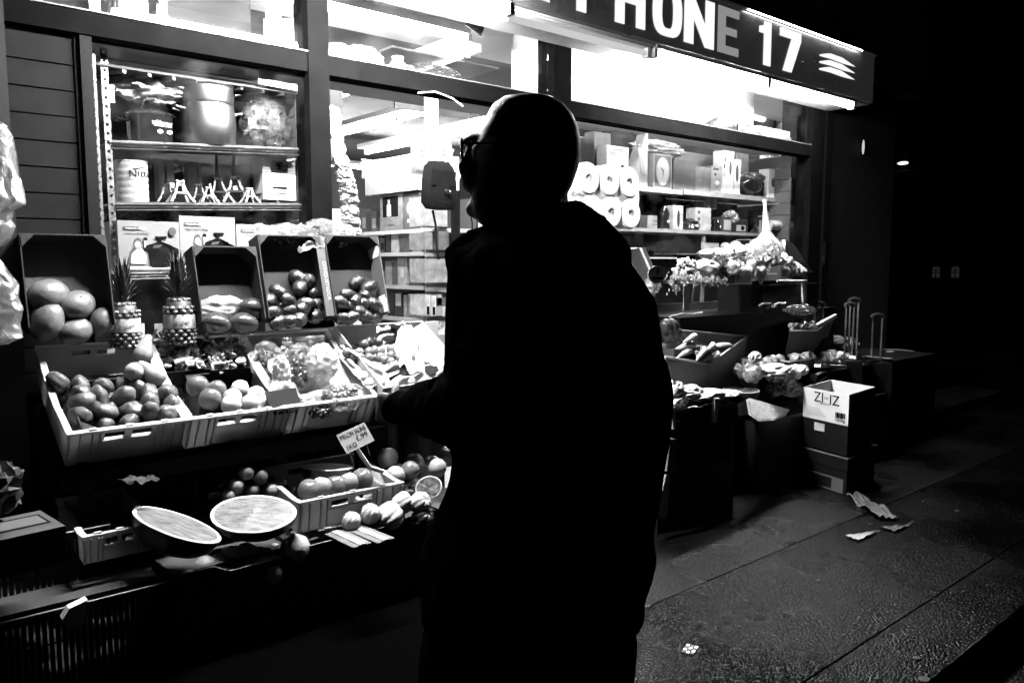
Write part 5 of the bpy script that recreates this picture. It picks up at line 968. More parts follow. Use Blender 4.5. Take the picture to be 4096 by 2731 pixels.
for px,w_,h_,lb in ((2655,.05,.18,'dark shiny mixer-like appliance, left on the lower window shelf'),(2760,.08,.1,'dark low appliance behind the white slot box'),(2865,.05,.11,'dark round gadget left of the glass jar')):
    c=V((A(px,905,Y=RY+.08).x,RY+.08,Z2)); t=T('small_appliance',lb,'appliance',tuple(c)); O('body',MB().lathe([(w_*.9,0),(w_,.02),(w_*.8,h_*.5),(w_*.95,h_*.7),(w_*.4,h_),(0,h_*1.02)],18),MC['gloss_black'],t,True); O('knob',MB().ell((0,-w_,h_*.3),(.015,.008,.015),10,8),steel,t,True)
for i in range(3): one('dark_cooker',MB().b(-.1,.1,-.05,.1,0,(.28,.2,.25)[i]),ink,('tall dark appliance behind the four-square box','dark block behind the column-picture box','dark block at the middle of the lower window shelf')[i],'appliance',tuple(V((A((2610,2745,2790)[i],900,Y=4.2).x,4.2,Z2))))
c=V((A(2905,870,Y=RY+.1).x,RY+.06,Z2+.12)); bag('crumpled glassy bag on the cartons in the lower window shelf',c,(.07,.05,.05),film,141,.4,3)
for i,px in enumerate((2840,2862)): one('white_bottle_cap',MB().lathe([(0,0),(.03,0),(.03,.09),(0,.09)],14),paper,('white tub at the left of the pair high on the lower window shelf','white tub at the right of the pair high on the lower window shelf')[i],'tub',tuple(V((A(px,830,Y=4.1).x,4.12,A(px,838,Y=4.12).z))),smooth=True)
for i,px in enumerate((3085,3112,3130)): one('poster_tube',MB().tube([(0,0,0),(-.06,0,.22)],.022,10),M('tube_grey',.22,.5,var=.5,scale=30),('grey leaning roll, leftmost of three at the right window end','grey leaning roll, middle of three at the right window end','grey leaning roll, rightmost of three at the right window end')[i],'roll',tuple(V((A(px,900,Y=4.1).x,4.1+.02*i,Z2+.03))),smooth=True)
one('flowery_roll',MB().tube([(0,0,0),(.38,0,.0)],.045,14),M('flowery',.45,.5,var=.6,scale=30),'short pale patterned roll lying on the lower window shelf at the right','roll',tuple(V((A(3070,900,Y=3.98).x,3.97,A(3070,900,Y=3.98).z))),smooth=True)
for i,px in enumerate((3045,3060,3040)): one('hanging_ladle',MB().tube([(0,0,0),(0,0,-.25)],.008,6).ell((0,-.01,-.27),(.03,.02,.03),10,8),steelD,('hanging grey utensil behind the white bag, left','hanging grey utensil behind the white bag, right','hanging grey utensil behind the white bag, deepest')[i],'utensil',tuple(A(px,880,Y=3.95+.05*i)),smooth=True)
for k_ in range(9):
    for row_,lab_ in ((0,'upper'),(1,'lower')):
        px_=2540+k_*68+rnd.uniform(-14,14); yy_=RY+.24; zz_=(Z1,Z2)[row_]+.002; hh_=rnd.uniform(.10,.22); ww_=rnd.uniform(.035,.06)
        tt=T('shelf_pack',('dark narrow pack','dark round tin','dim small carton')[k_%3]+' %s along the back of the %s window shelf'%(ORD[k_],lab_),'pack',(A(px_,800,Y=yy_).x,yy_,zz_))
        if k_%3==1: O('tin_body',MB().lathe([(0,0),(ww_,0),(ww_,hh_),(ww_*.9,hh_+.01),(0,hh_+.01)],16),tone[3+k_%2],tt,True); O('tin_band',MB().lathe([(ww_+.001,hh_*.3),(ww_+.002,hh_*.3),(ww_+.002,hh_*.7),(ww_+.001,hh_*.7)],16,cap=False),tone[1],tt,True)
        else: O('pack_body',MB().b(-ww_,ww_,-.03,.04,0,hh_),tone[2+k_%3],tt); O('pack_label',MB().b(-ww_*.7,ww_*.7,-.0325,-.0305,hh_*.25,hh_*.7),tone[0 if k_%2 else 5],tt)
# things low in the right window
cpx('pale framed picture leaning low in the right window',2815,2875,972,1040,3.9,.03,paperG,(('r',.4,.1,.7,.75,inkL),)); 
for i,(px,r) in enumerate(((2902,.045),(2942,.06))): one('glass_dome',MB().ell((0,0,0),(r,r,r),18,12),M('dome_grey',.3,.1,coat=.6),('smaller shiny round jar low in the right window','larger shiny round jar low in the right window')[i],'jar',tuple(A(px,990,Y=3.92)),smooth=True)
# ---------------------------------------------------------------- toilet rolls hung at the second door post
t=T('toilet_roll_pack','white plastic pack of toilet rolls hanging at the second door post','toilet rolls',tuple(A(2411,787,Y=3.56))); og=V(t.location)
rollM=M('roll_paper',.9,.9); X0=A(2330,723,Y=3.56).x; X1=A(2493,723,Y=3.56).x; dxr=(X1-X0)/2
for j,(zz,oxx) in enumerate(((A(2411,725,Y=3.56).z,0),(A(2411,851,Y=3.56).z,.02),)):
    for i in range(3):
        c=V((X0+dxr*i+oxx,3.56,zz))-og; mb=MB().lathe([(.028,-.055),(.088,-.058),(.100,-.045),(.101,.045),(.088,.058),(.028,.055)],30,c,Matrix.Rotation(math.pi/2,3,'X'),cap=False)
        O('roll',mb,rollM,t,True); O('roll_core',MB().lathe([(.030,-.0),(.030,.050),(.0,.050)],20,c,Matrix.Rotation(math.pi/2,3,'X'),cap=False),M('core_card',.9,.8),t,True)
wp=[]
for k in range(40):
    a=2*math.pi*k/40; cx_=X0+dxr+.01-og.x; rx=dxr+.085+.012*math.cos(6*a); wp.append((cx_+rx*math.copysign(abs(math.cos(a))**.6,math.cos(a)),.0-.1*0+(.185)*math.copysign(abs(math.sin(a))**.6,math.sin(a))+(A(2411,788,Y=3.56).z-og.z)))
O('wrap_back',MB().prism(wp,.09,lambda u,v,w_:V((u,-.047+w_,v))),rollM,t)
O('wrap_tail',MB().sheet(lambda u,v:V((-.33+u*.12,-.06+.02*math.sin(v*9),-.16+v*.18-u*.03)),8,6),filmW,t,True)
# ---------------------------------------------------------------- right stall
one('stall_counter',MB().b(4.15,6.15,3.19,3.66,0,1.10),blackM,'long black counter below the right window','counter')
one('front_counter',MB().b(3.45,4.55,3.0,3.45,0,.58),blackM,'lower black counter at the left of the right stall','counter')
one('side_counter',MB().b(4.35,6.1,2.72,3.35,0,.46),blackM,'low black counter in front of the long one','counter')
one('far_table',MB().b(5.25,7.3,2.84,3.45,0,.67),blackM,'dark low table of produce at the far right end','table')
G='dark crates on the counter below the right window'
def pile(label,name,mk,c,ext,n,s,kind='round',cat='produce',grp=None):
    for i in range(n):
        p=V(c)+V((rnd.uniform(-1,1)*ext[0],rnd.uniform(-1,1)*ext[1],rnd.uniform(0,1)*ext[2])); fruit(name,kind,mk,p,label,cat,grp or label.split(',')[0],s=s)
# left part behind the person: white-edged leaning box, shiny trays, disc sign
t=T('leaning_carton','leaning grey carton with a bright front edge behind the person','box',tuple(A(2545,1020,Y=3.2))); og=V(t.location)
q=[A(a,b,Y=3.2)-og for a,b in ((2555,990),(2625,1150),(2600,1157),(2520,1040),(2490,1010))]; 
O('carton_side',MB().prism([(v.x,v.z) for v in q],.20,lambda u,v,w_:V((u,w_,v))),M('carton_mid',.3,.8,var=.1),t); O('bright_edge',MB().prism([(q[0].x,q[0].z),(q[0].x+.035,q[0].z),(q[1].x+.035,q[1].z),(q[1].x,q[1].z)],.02,lambda u,v,w_:V((u,-.022+w_,v))),paper,t)
O('torn_corner',MB().ell(q[2]+V((0,-.02,.02)),(.05,.03,.05),14,10,None,.4,3,3,True),filmW,t)
for i,(a_,b_,y_) in enumerate(((2510,2615,998),(2585,2700,1032),(2690,2780,1016))): 
    P,Q=A(a_,y_,Y=3.5),A(b_,y_+2,Y=3.5); tt=T('metal_tray',('shiny tray edge just behind the leaning carton','bright-rimmed dark tray on the counter right of the leaning carton','shiny-rimmed dark tray left of the curly greens')[i],'tray',tuple(P)); O('tray_body',MB().b(0,(Q-P).length,0,.25,-.10,-.006),ink,tt); O('tray_rim',MB().b(-.01,(Q-P).length+.01,-.008,.26,-.004,.006),paper if i==1 else steel,tt)
p=A(2628,1098,Y=3.09); t=T('round_sign','grey oval label on the black counter front','sign',tuple(p)); O('disc',MB().lathe([(0,-.004),(.085,-.004),(.085,.002),(0,.002)],28,(0,0,0),Matrix.Rotation(math.pi/2,3,'X'),1,.62),inkL,t); O('print_mark',MB().b(-.01,.01,-.006,-.004,0,.035),ink,t); O('print_mark',MB().b(-.05,.05,-.006,-.004,-.03,-.015),ink,t)
grapes('pale bunch of small round fruit hanging over the counter edge',A(2745,1085,Y=3.2),(.11,.07,.09),110,11,mk='pale')
def greens(label,c,ext,n,mat,seed,name='leafy_greens'):
    rr=random.Random(seed); mb=MB()
    for i in range(n):
        p=V((rr.gauss(0,.45)*ext[0],rr.gauss(0,.45)*ext[1],rr.gauss(0,.45)*ext[2])); e=Euler((rr.uniform(0,6),rr.uniform(0,6),rr.uniform(0,6))).to_matrix(); s=rr.uniform(.007,.019)
        mb.add([p+e@V(q)*s for q in ((-1,0,0),(0,-.6,.2),(1,0,0),(0,.8,.3))],[(0,1,2),(0,2,3)])
    o=one(name,mb,mat,label,'greens',tuple(c)); o['kind']='stuff'; return o
leafM=M('leaf_pale',.35,.5,var=.9,scale=30); leafD=M('leaf_mid',.12,.6,var=.8,scale=30)
greens('curly pale greens spilling over the middle of the counter',A(2900,1060,Y=3.2),(.13,.08,.07),1800,leafD,1); greens('ragged leaves hanging below the pale fruit bunch',A(2720,1125,Y=3.12),(.12,.05,.06),350,leafM,2); greens('few leaf stalks lying at the counter edge under the curly greens',A(2835,1125,Y=3.1),(.16,.05,.03),300,leafM,3)
for i,(px,py,r) in enumerate(((2870,1015,(.17,.10,.035)),(2950,1010,(.14,.09,.05)),(2825,1070,(.12,.07,.05)))): bag(('long crumpled white bag lying behind the curly greens','bright white bag above the curly greens','rounded white cauliflower-like bag left of the curly greens')[i],A(px,py,Y=(3.4,3.35,3.2)[i]),r,filmS,150+i,.16,1.5,name='white_bag')
t=bag('clear domed tray of food beside the bright white bag',A(2985,1030,Y=3.3),(.09,.08,.06),film,155,.1,2,name='domed_tray')
one('rim_tray',MB().b(-.22,.24,-.1,.12,-.008,.006),paper,'white tray rim under the domed tray','tray',tuple(A(2955,1050,Y=3.25)))
for i,(a_,b_) in enumerate(((2912,2945),(2948,2985),(2988,3010))):
    p=A((a_+b_)/2,1085,Y=3.13); pile(('pale onions in the net sack, left','pale onions in the net sack, middle','pale onions in the net sack, right')[i],'pale_onion','pale',p,(.03,.02,.05),6,.85,'round','onion','pale onions in the front of the counter')
one('black_crate_block',MB().b(5.0,5.75,3.12,3.5,1.10,1.30),blackM,'black crate with a few slots at the right of the counter top','crate')
for i,(px,py,w_) in enumerate(((3018,1085,.02),(3035,1095,.03),(3045,1110,.02),(3053,1090,.035))): one('slot_glimpse',MB().ell((0,0,0),(w_,.02,.045),10,8,None,.3,3,i),FM['pale'],('pale food seen through the crate slots, leftmost','pale food seen through the crate slots, second','pale food seen through the crate slots, low','pale food seen through the crate slots, rightmost')[i],'food',tuple(A(px,py,Y=3.10)),smooth=True)
# white tied bag
t=T('tied_white_bag','bright white bag tied and hanging by its twisted neck above the crates','bag',tuple(A(3065,975,Y=3.35))); 
O('bag_body',MB().lathe([(0,-.10),(.11,-.09),(.17,-.05),(.15,0),(.07,.06),(.028,.11),(.02,.16),(.014,.24)],28,sx=1,sy=.7),filmW,t,True); O('bag_neck',MB().tube([(-.0,0,.1),(-.02,0,.2),(-.03,0,.27),(-.035,0,.33)],[.035,.02,.012,.02],10),whiteP,t,True)
bag('grey see-through bag under the tied white bag',A(3045,1020,Y=3.3),(.13,.1,.10),film,161,.35,2.5)
one('pale_board',MB().box((0,0,0),(.3,.02,.10),(0,R(22),0)),paper,'white card with a dark mark leaning behind the dark crate','card',tuple(A(3120,1005,Y=3.4)))
greens('thin pale leeks and leaves below the tied white bag',A(3070,1035,Y=3.2),(.16,.05,.05),300,leafM,5)
pts=[A(a,b,Y=3.2) for a,b in ((3138,1090),(3215,1085),(3165,1040),(3138,1030))]
for i,(px,py) in enumerate(((3130,1030),(3150,1045),(3160,1060),(3180,1070),(3150,1075),(3195,1082),(3170,1085),(3140,1085),(3145,1060),(3120,1040),(3205,1086))): fruit('pale_potato','lump','pale',A(px,py,Y=3.22+.01*(i%3)),'pale lumpy vegetable in the slanting heap at the right end of the counter','vegetable','pale vegetables in the slanting heap',s=1.1)
one('slanting_paper',MB().prism([(0,0),(.42,0),(.12,.22),(0,.25)],.03,lambda u,v,w_:V((u,w_,v))),paper,'white slanting paper under the pale vegetable heap','paper',tuple(A(3138,1092,Y=3.27)))
# open framed crate lower right, bars
p=A(3225,1120,Y=3.1); t=T('open_frame_crate','tall open crate frame with a grey edge at the right end of the stall','crate',tuple(p)); og=V(t.location)
O('frame_top',MB().tube([A(3110,1124,Y=3.1)-og,A(3225,1124,Y=3.1)-og],.010,6),paperG,t); O('frame_side',MB().b(-.05,.0,-.01,.01,A(3225,1215,Y=3.1).z-p.z,.0),paperG,t); O('frame_back',MB().b(-.62,-.05,.05,.06,A(3225,1215,Y=3.1).z-p.z,0),ink,t)
bag('dark knotted cloth lying on the box at the frame foot',A(3200,1240,Y=3.0),(.12,.08,.03),FILM('dark_film',.3,.12),171,.3,3,name='cloth')
for i,(px,py,w_) in enumerate(((3085,1232,.06),(3120,1218,.07),(3060,1220,.07),(3190,1228,.14),(2745,1262,.16))):
    one('glinting_rim',MB().tube([V((-w_,0,0)),V((-w_*.3,0,.012)),V((w_*.5,0,.006)),V((w_,0,.01))],.008,6),paperG,('short glinting crate rim, left of the frame crate foot','thin glinting crate rim just above the short one','faint crate rim left of the glinting ones','grey crate rim under the frame crate','pale leaf-like strip lying on the dark crate above the bananas')[i],'rim',tuple(A(px,py,Y=3.05)),smooth=True)
one('hanging_tag',MB().b(-.03,.03,-.004,.0,-.10,.06),paperG,'small pale tag hanging from the counter below the greens','tag',tuple(A(2745,1180,Y=3.08))); one('hanging_leaf',MB().ell((0,0,0),(.012,.008,.09),8,8,(0,.15,0)),leafM,'thin pale leaf hanging from the counter beside the tag','leaf',tuple(A(2775,1160,Y=3.08)),smooth=True)
gdl=rowlabels(((2668,1310),(2688,1309),(2680,1342),(2706,1338),(2688,1372),(2702,1372),(2722,1368)),'glossy dark fruit','the pile beside the arm',3)
for i,(px,py) in enumerate(((2668,1310),(2688,1309),(2680,1342),(2706,1338),(2688,1372),(2702,1372),(2722,1368))): fruit('aubergine','mango','dark',A(px,py,Y=3.0),gdl[i],'fruit','glossy dark fruit beside the arm',s=1.0,rot=(rnd.uniform(-1,1),1.2,0)).data.materials
def cornerbox(label,pts,dn,mi,mo,name='open_crate',edge=None):
    t=T(name,label,'crate',tuple(pts[2])); og=V(t.location); q=[V(p)-og for p in pts]; cen=(q[0]+q[1]+q[2]+q[3])/4; dn=V(dn)
    for nm,i,j in (('back_panel',0,1),('right_panel',1,2),('front_panel',2,3),('left_panel',3,0)):
        a_,b_=q[i],q[j]; inn=(cen-(a_+b_)/2).normalized()*.006
        O(nm,MB().add([a_,b_,b_+dn,a_+dn],[(0,1,2,3)]),mo,t); O(nm+'_lining',MB().add([a_+inn,b_+inn,b_+inn+dn,a_+inn+dn],[(0,1,2,3)]),mi,t)
    O('rim',MB().tube(q+[q[0]],.006,6),edge or MC['cut_edge'],t,True); O('floor_panel',MB().add([p+dn*.6 for p in q],[(0,1,2,3)]),mi,t); return t
# banana box
P4_=[A(2725,1322,Y=3.08),A(2987,1345,Y=3.12),A(2835,1455,Y=2.90),A(2660,1428,Y=2.86)]
t=T('banana_box','open dark box tilted forward with a long stick of card, full of bananas','box',tuple(P4_[2])); og=V(t.location); q=[p-og for p in P4_]; dn=V((.03,.06,-.36))
inner=M('box_inner_mid',.5,.7,var=.1)
O('back_panel',MB().add([q[0],q[1],q[1]+dn,q[0]+dn],[(0,1,2,3)]).add([p+V((0,.006,0)) for p in (q[0],q[1],q[1]+dn,q[0]+dn)],[(3,2,1,0)]),inner,t); O('side_panel',MB().add([q[1],q[2],q[2]+dn,q[1]+dn]+[p+V((.006,0,0)) for p in (q[1],q[2],q[2]+dn,q[1]+dn)],[(0,1,2,3),(7,6,5,4),(0,4,5,1)]),M('box_side_dark',.03,.6),t)
O('front_panel',MB().add([q[2],q[3],q[3]+dn,q[2]+dn],[(0,1,2,3)]),MC['box_side_dark'],t)
O('rim',MB().tube([q[0],q[1],q[2],q[3]],.008,6),M('rim_grey',.6,.5),t,True)
bn=M('banana_skin',.5,.5,var=.35,scale=20)
def banana(p,a,tilt,s,lab): return one('banana',MB().tube([V((-.10+.2*u,0,.045*(1-(2*u-1)**2))) for u in [k/8 for k in range(9)]],[.006,.013,.018,.02,.02,.019,.017,.012,.005],10),bn,lab,'banana',tuple(p),(tilt,-.1,a),group='bananas in the tilted box',smooth=True,scale=s)
for i,(px,py,a,s) in enumerate(((2755,1360,.3,1),(2740,1395,-.3,.9),(2735,1420,.2,1),(2790,1415,.7,1.15),(2830,1395,.5,1),(2880,1395,-.5,1),(2810,1440,.4,1.15),(2850,1430,.6,1),(2770,1430,.9,1))): banana(A(px,py,Y=2.95),a,.9,s*.92,('speckled banana at the top of the tilted box','short banana under the topmost one','broken-looking banana at the lower left','large curved banana in the middle of the box','banana just under the white stick','banana at the right side of the box','curved banana along the front rim','banana beside the right rim','banana between the left ones')[i])
a_,b_=A(2770,1362,Y=2.93),A(2865,1396,Y=2.93); one('white_stick',MB().tube([V((0,0,0)),b_-a_],.010,4),paper,'straight white stick lying across the bananas','stick',tuple(a_))
t=T('swirl_sign','dark box front with a faint curved grey mark under the banana box','box',tuple(A(2760,1520,Y=2.95))); O('box_body',MB().b(-.16,.19,0,.3,-.28,.2),M('box_side_dark',.03,.6),t); O('curved_mark',MB().tube([V((.02+.13*math.sin(a),-.006,-.05+.15*math.cos(a))) for a in [R(10*k) for k in range(0,16)]],.016,6),inkG,t,True)
# white netted goods crate
one('produce_counter_box',MB().b(3.30,4.0,2.66,3.2,.0,A(2740,1640,Y=2.66).z-.02),blackM,'black box standing under the bright paper-wrapped goods','box')
for i,(px,py,r) in enumerate(((2690,1560,(.07,.05,.05)),(2690,1605,(.09,.06,.05)),(2740,1570,(.12,.07,.04)),(2800,1580,(.18,.09,.03)),(2860,1580,(.2,.08,.02)))): bag(('rounded white bundle at the left of the bright heap','rounded white bundle below the first one','white bag in the middle of the bright heap','flattened white bag in the bright heap','flat white paper at the right of the bright heap')[i],A(px,py,Y=2.72),r,filmS,180+i,.2,1.8,name='white_bundle')
sheetpaper('white_paper','white flat paper covering the low box beside the person',(A(2690,1640,Y=2.62),A(2850,1610,Y=2.62),A(2975,1566,Y=2.70),A(2740,1575,Y=2.92)),paper,.012,seed=61)
t=T('pale_leg_crate','black crate with two pale corner legs below the bright heap','crate',tuple(A(2740,1700,Y=2.64))); og=V(t.location)
for (a_,b_,c_,d_) in ((2685,1630,2693,1715),(2862,1592,2856,1688)): O('corner_leg',MB().prism([((A(a_-8,b_,Y=2.62)-og).x,(A(a_,b_,Y=2.62)-og).z),((A(a_+10,b_,Y=2.62)-og).x,(A(a_,b_,Y=2.62)-og).z),((A(c_+5,d_,Y=2.62)-og).x,(A(c_,d_,Y=2.62)-og).z),((A(c_-5,d_,Y=2.62)-og).x,(A(c_,d_,Y=2.62)-og).z)],.02,lambda u,v,w_:V((u,-.03+w_,v))),paperG,t)
O('crate_front',MB().b(-.12,.45,.0,.01,-.25,.03),ink,t)
t=T('striped_carton','narrow grey carton edge with dark bars right beside the person\'s coat','carton',tuple(A(2690,1820,Y=2.60))); og=V(t.location); q=[A(a,b,Y=2.60)-og for a,b in ((2680,1755),(2705,1755),(2703,1893),(2668,1885))]; O('carton_front',MB().prism([(v.x,v.z) for v in q],.1,lambda u,v,w_:V((u,w_,v))),M('carton_strip',.12,.7),t)
for k in range(7): O('print_bar',MB().b(q[3].x+.02,q[2].x-.01,-.003,-.001,q[3].z+.015+k*.02,q[3].z+.022+k*.02),ink,t)
t=T('folded_bag','grey folded paper bag standing below the striped carton','bag',tuple(A(2660,1990,Y=2.60))); og=V(t.location); q=[A(a,b,Y=2.60)-og for a,b in ((2665,1898),(2680,1900),(2668,2075),(2615,2058),(2652,1960))]; O('bag_side',MB().prism([(v.x,v.z) for v in q],.02,lambda u,v,w_:V((u,w_,v))),M('bag_grey',.22,.7,var=.2),t)
# watermelon pieces centre
t=T('melon_wedge','bright cut watermelon wedge facing the viewer in front of the right stall','melon',tuple(A(3060,1640,Y=2.70))); og=V(t.location)
wpx=[(2984,1598),(2998,1592),(3060,1609),(3158,1638),(3142,1664),(3095,1681),(3035,1684),(2995,1658)]
def slant(px,py,y0=2.68): return A(px,py,plane=(A(3060,1640,Y=y0),V((.25,-.8,.55)).normalized()))
ws=[slant(*p) for p in wpx]; cw=sum(ws,V((0,0,0)))/8; bk=V((.02,.10,-.03))
O('rind',MB().add([p-og for p in ws]+[cw+(p-cw)*.8+bk-og for p in ws],[tuple(range(8,16))]+[(i,(i+1)%8,8+(i+1)%8,8+i) for i in range(8)]),rindM,t,True); O('pale_rind_ring',MB().add([p-og for p in ws]+[cw+(p-cw)*.86-og for p in ws],[(i,(i+1)%8,8+(i+1)%8,8+i) for i in range(8)]),M('rind_white',.8,.35,var=.05),t)
O('flesh',MB().add([cw+(p-cw)*.86-og-V((0,.002,-.001)) for p in ws],[tuple(range(8))]),M('wedge_flesh',.9,.3,var=.3,scale=45,bump=.5,bscale=80),t)
halfmelon('cut_watermelon','small cut watermelon seen edge-on behind the bright wedge',A(2965,1560,Y=2.9),RT+V((0,0,-.02)),FWh+ZU*.1,.12,.08,rindM,fleshM,.09)
for i,(px,py,r,m_) in enumerate(((3080,1480,(.2,.1,.035),filmW),(3130,1500,(.14,.09,.045),film),(3170,1555,(.09,.06,.05),film),(3010,1490,(.07,.05,.06),film),(3190,1480,(.08,.06,.035),filmW),(3020,1430,(.05,.03,.035),filmW),(3100,1560,(.05,.04,.035),filmW))): bag(('long bright crumpled bag on the low counter','crumpled clear bag in front of the long bright one','small clear bag left of the printed white box','upright clear bag at the left of the bag heap','rounded white bag at the right of the bag heap','white bag corner sticking up at the left of the heap','small white bag hanging low in the heap')[i],A(px,py,Y=2.85),r,m_ if m_ is film else filmS,200+i,.22,1.8)
pile('pale root vegetables behind the bag heap, low counter','root_vegetable','pale',A(3070,1450,Y=3.05),(.2,.05,.02),8,1.0,'lump','vegetable')
one('wedge_leaf',MB().ell((0,0,0),(.12,.04,.05),16,10,(0,.6,0),.3,2,3,True),M('leaf_shiny',.3,.3),'shiny pale leaf arching above the edge-on watermelon','leaf',tuple(A(2985,1505,Y=2.95)),smooth=True)
greens('pale leaf tuft at the left of the bag heap',A(2990,1460,Y=3.0),(.06,.04,.05),120,leafM,7)
grapes('dark red fruit bunch between the wedge and the printed box',A(3110,1545,Y=2.85),(.1,.06,.06),50,15,mk='lemon')
for i,(a_,b_,c_,d_) in enumerate(((3265,1500,3330,1480),(3285,1515,3340,1490),(3270,1525,3320,1512))): 
    P,Q=A(a_,b_,Y=2.85),A(c_,d_,Y=2.85); one('pale_stalk',MB().tube([V((0,0,0)),(Q-P)*.5+V((0,0,.01)),Q-P],.012,6),FM['pear'],('pale stalk pointing right, top one of three above the white box','pale stalk pointing right, middle one of three above the white box','pale stalk pointing right, lowest of three above the white box')[i],'stalk',tuple(P),smooth=True)
# printed white box on dark crates
C0=A(3215,1547,Y=2.72); ZT=C0.z; C1=A(3397,1580,Z=ZT); C2=A(3502,1547,Z=ZT); C3=C0+(C2-C1)
t=T('printed_white_box','open white box printed 12x1kg with black letters, standing on dark crates','box',tuple(C0)); og=V(C0); q=[p-og for p in (C0,C1,C2,C3)]; hb=V((0,0,-(ZT-A(3205,1665,Y=2.72).z)))
cen=(q[0]+q[1]+q[2]+q[3])/4
for nm,i,j,m_ in (('front_panel',0,1,M('box_white',.62,.6,var=.04)),('right_panel',1,2,M('box_right_dark',.04,.6)),('back_panel',2,3,MC['box_white']),('left_panel',3,0,MC['box_white'])):
    a_,b_=q[i],q[j]; inn=(cen-(a_+b_)/2).normalized()*.005
    O(nm,MB().add([a_,b_,b_+hb,a_+hb,a_+inn,b_+inn,b_+inn+hb,a_+inn+hb],[(0,1,2,3),(7,6,5,4),(0,4,5,1),(2,6,7,3)]),m_,t)
O('base_panel',MB().add([p+hb for p in q],[(0,1,2,3)]),MC['box_white'],t)
d=q[1].normalized(); ang=math.atan2(d.y,d.x); W_=q[1].length; nrm=V((d.y,-d.x,0))
def onbox(u,v): return q[1]*u+hb*(1-v)+nrm*.003
for s_,u,v,sz,m_ in (('ZI',.36,.74,.11,ink),('co',.53,.78,.04,inkG),('IZ',.70,.72,.11,ink),('12x1kg',.83,.13,.034,ink),('PRODUCE',.5,.56,.02,inkG)): lettering(s_,sz*.85,m_,t,onbox(u,v),(math.pi/2,0,ang))
for k in range(5): O('print_line',MB().box(onbox(.24+.02*k,.38-.06*k)+V((0,0,0)),(W_*(.28+.04*k),.001,.003),(0,0,ang)),inkL,t)
for k in range(8): O('barcode_bar',MB().box(onbox(.74+.027*k,.29),(.004+.003*(k%3),.001,.035),(0,0,ang)),ink,t)
def cratebox(label,dz0,dz1,g=0,mat=blackM,rim=None):
    t=T('dark_crate',label,'crate',tuple(C0+V((0,0,dz0)))); gg=1+g
    qq=[cen+(p-cen)*gg for p in q]; mb=MB().add([V((p.x,p.y,0)) for p in qq]+[V((p.x,p.y,dz1-dz0)) for p in qq],[(3,2,1,0),(4,5,6,7)]+[(i,(i+1)%4,4+(i+1)%4,4+i) for i in range(4)]); O('crate_body',mb,mat,t)
    if rim: O('crate_rim',MB().tube([V((p.x,p.y,dz1-dz0)) for p in qq],.006,5),rim,t)
    return t,qq
zb=hb.z; H=ZT
t,_=cratebox('dark crate with a small pale label directly under the printed white box',zb-.19,zb-.003); O('pale_label',MB().box(q[1]*.40+nrm*.004+V((0,0,.145)),(.085,.002,.05),(0,0,ang)),paperG,t)
t,qq=cratebox('dark crate with worn grey rim, lower in the stack',-H+.16,zb-.2,.12,rim=inkG)
t,qq=cratebox('lowest dark crate of the stack with a framed front, on the pavement',-H,-H+.155,.08); a_,b_=qq[0],qq[1]; dd=(b_-a_)
for u0,u1,z0,z1 in ((.2,.95,.01,.02),(.2,.95,.09,.10),(.2,.24,.02,.09),(.72,.95,.02,.09)): O('front_frame',MB().box(a_+dd*(u0+u1)/2+nrm*.004+V((0,0,(z0+z1)/2)),(dd.length*(u1-u0),.003,z1-z0),(0,0,ang)),inkG,t)
bag('crumpled pale rag beside the lowest crate',A(3225,1865,Y=2.72),(.06,.05,.05),M('rag',.3,.7,var=.3),221,.5,3,name='rag',cat='rag')
# far produce table
for i,(px,py,s_) in enumerate(((3178,1432,1.),(3205,1440,1.1),(3222,1428,1.2),(3246,1436,1.),(3255,1449,.9),(3292,1426,.9),(3310,1432,1.2),(3332,1437,1.),(3362,1428,1.2),(3377,1437,1.),(3388,1447,.8),(3408,1450,.9),(3345,1452,.8),(3270,1450,.9))):
    fruit('pale_vegetable','lump','pale',A(px,py,Y=2.95),'pale vegetable on the far table, number %s from its left end'%(ORD+['eleventh','twelfth','thirteenth','last'])[i],'vegetable','pale vegetables across the far table',s=s_)
for i,(a_,b_,y_) in enumerate(((3160,3260,1447),(3270,3400,1475),(3400,3490,1462),(3490,3570,1448))): 
    P,Q=A(a_,y_,Y=2.9),A(b_,y_-3,Y=2.9); tt=T('shallow_tray',('shallow dark tray at the left end of the far table','shallow dark tray behind the printed white box','shallow dark tray right of the printed white box','shallow dark tray at the far end of the far table')[i],'tray',tuple(P)); L_=(Q-P).length; O('tray_body',MB().b(0,L_,0,.22,-.07,-.005),blackM,tt); O('tray_rim',MB().tube([(0,0,0),(L_,0,0),(L_,.22,0),(0,.22,0),(0,0,0)],.004,5),inkL,tt)
for i,(px,py,n_) in enumerate(((3200,1430,5),(3310,1435,6),(3385,1448,4))): pile(('pale vegetables at the left of the far table','pale vegetables in the middle of the far table','pale vegetables at the right of the far table')[i],'pale_vegetable','pale',A(px,py,Y=3.0),(.14,.05,.03),n_,1.15,'lump','vegetable')
for i,(a_,b_,c_,d_) in enumerate(((3270,1462,3375,1468),(3410,1428,3565,1444))): P,Q=A(a_,b_,Y=2.85),A(c_,d_,Y=2.85); one('white_board_edge',MB().box((0,0,0),((Q-P).length,.05,.022),(0,math.atan2(-(Q-P).z,(Q-P).x),0)),paper,('white board edge lying at the front of the far table','long white board edge lying at the right of the far table')[i],'board',tuple((P+Q)/2))
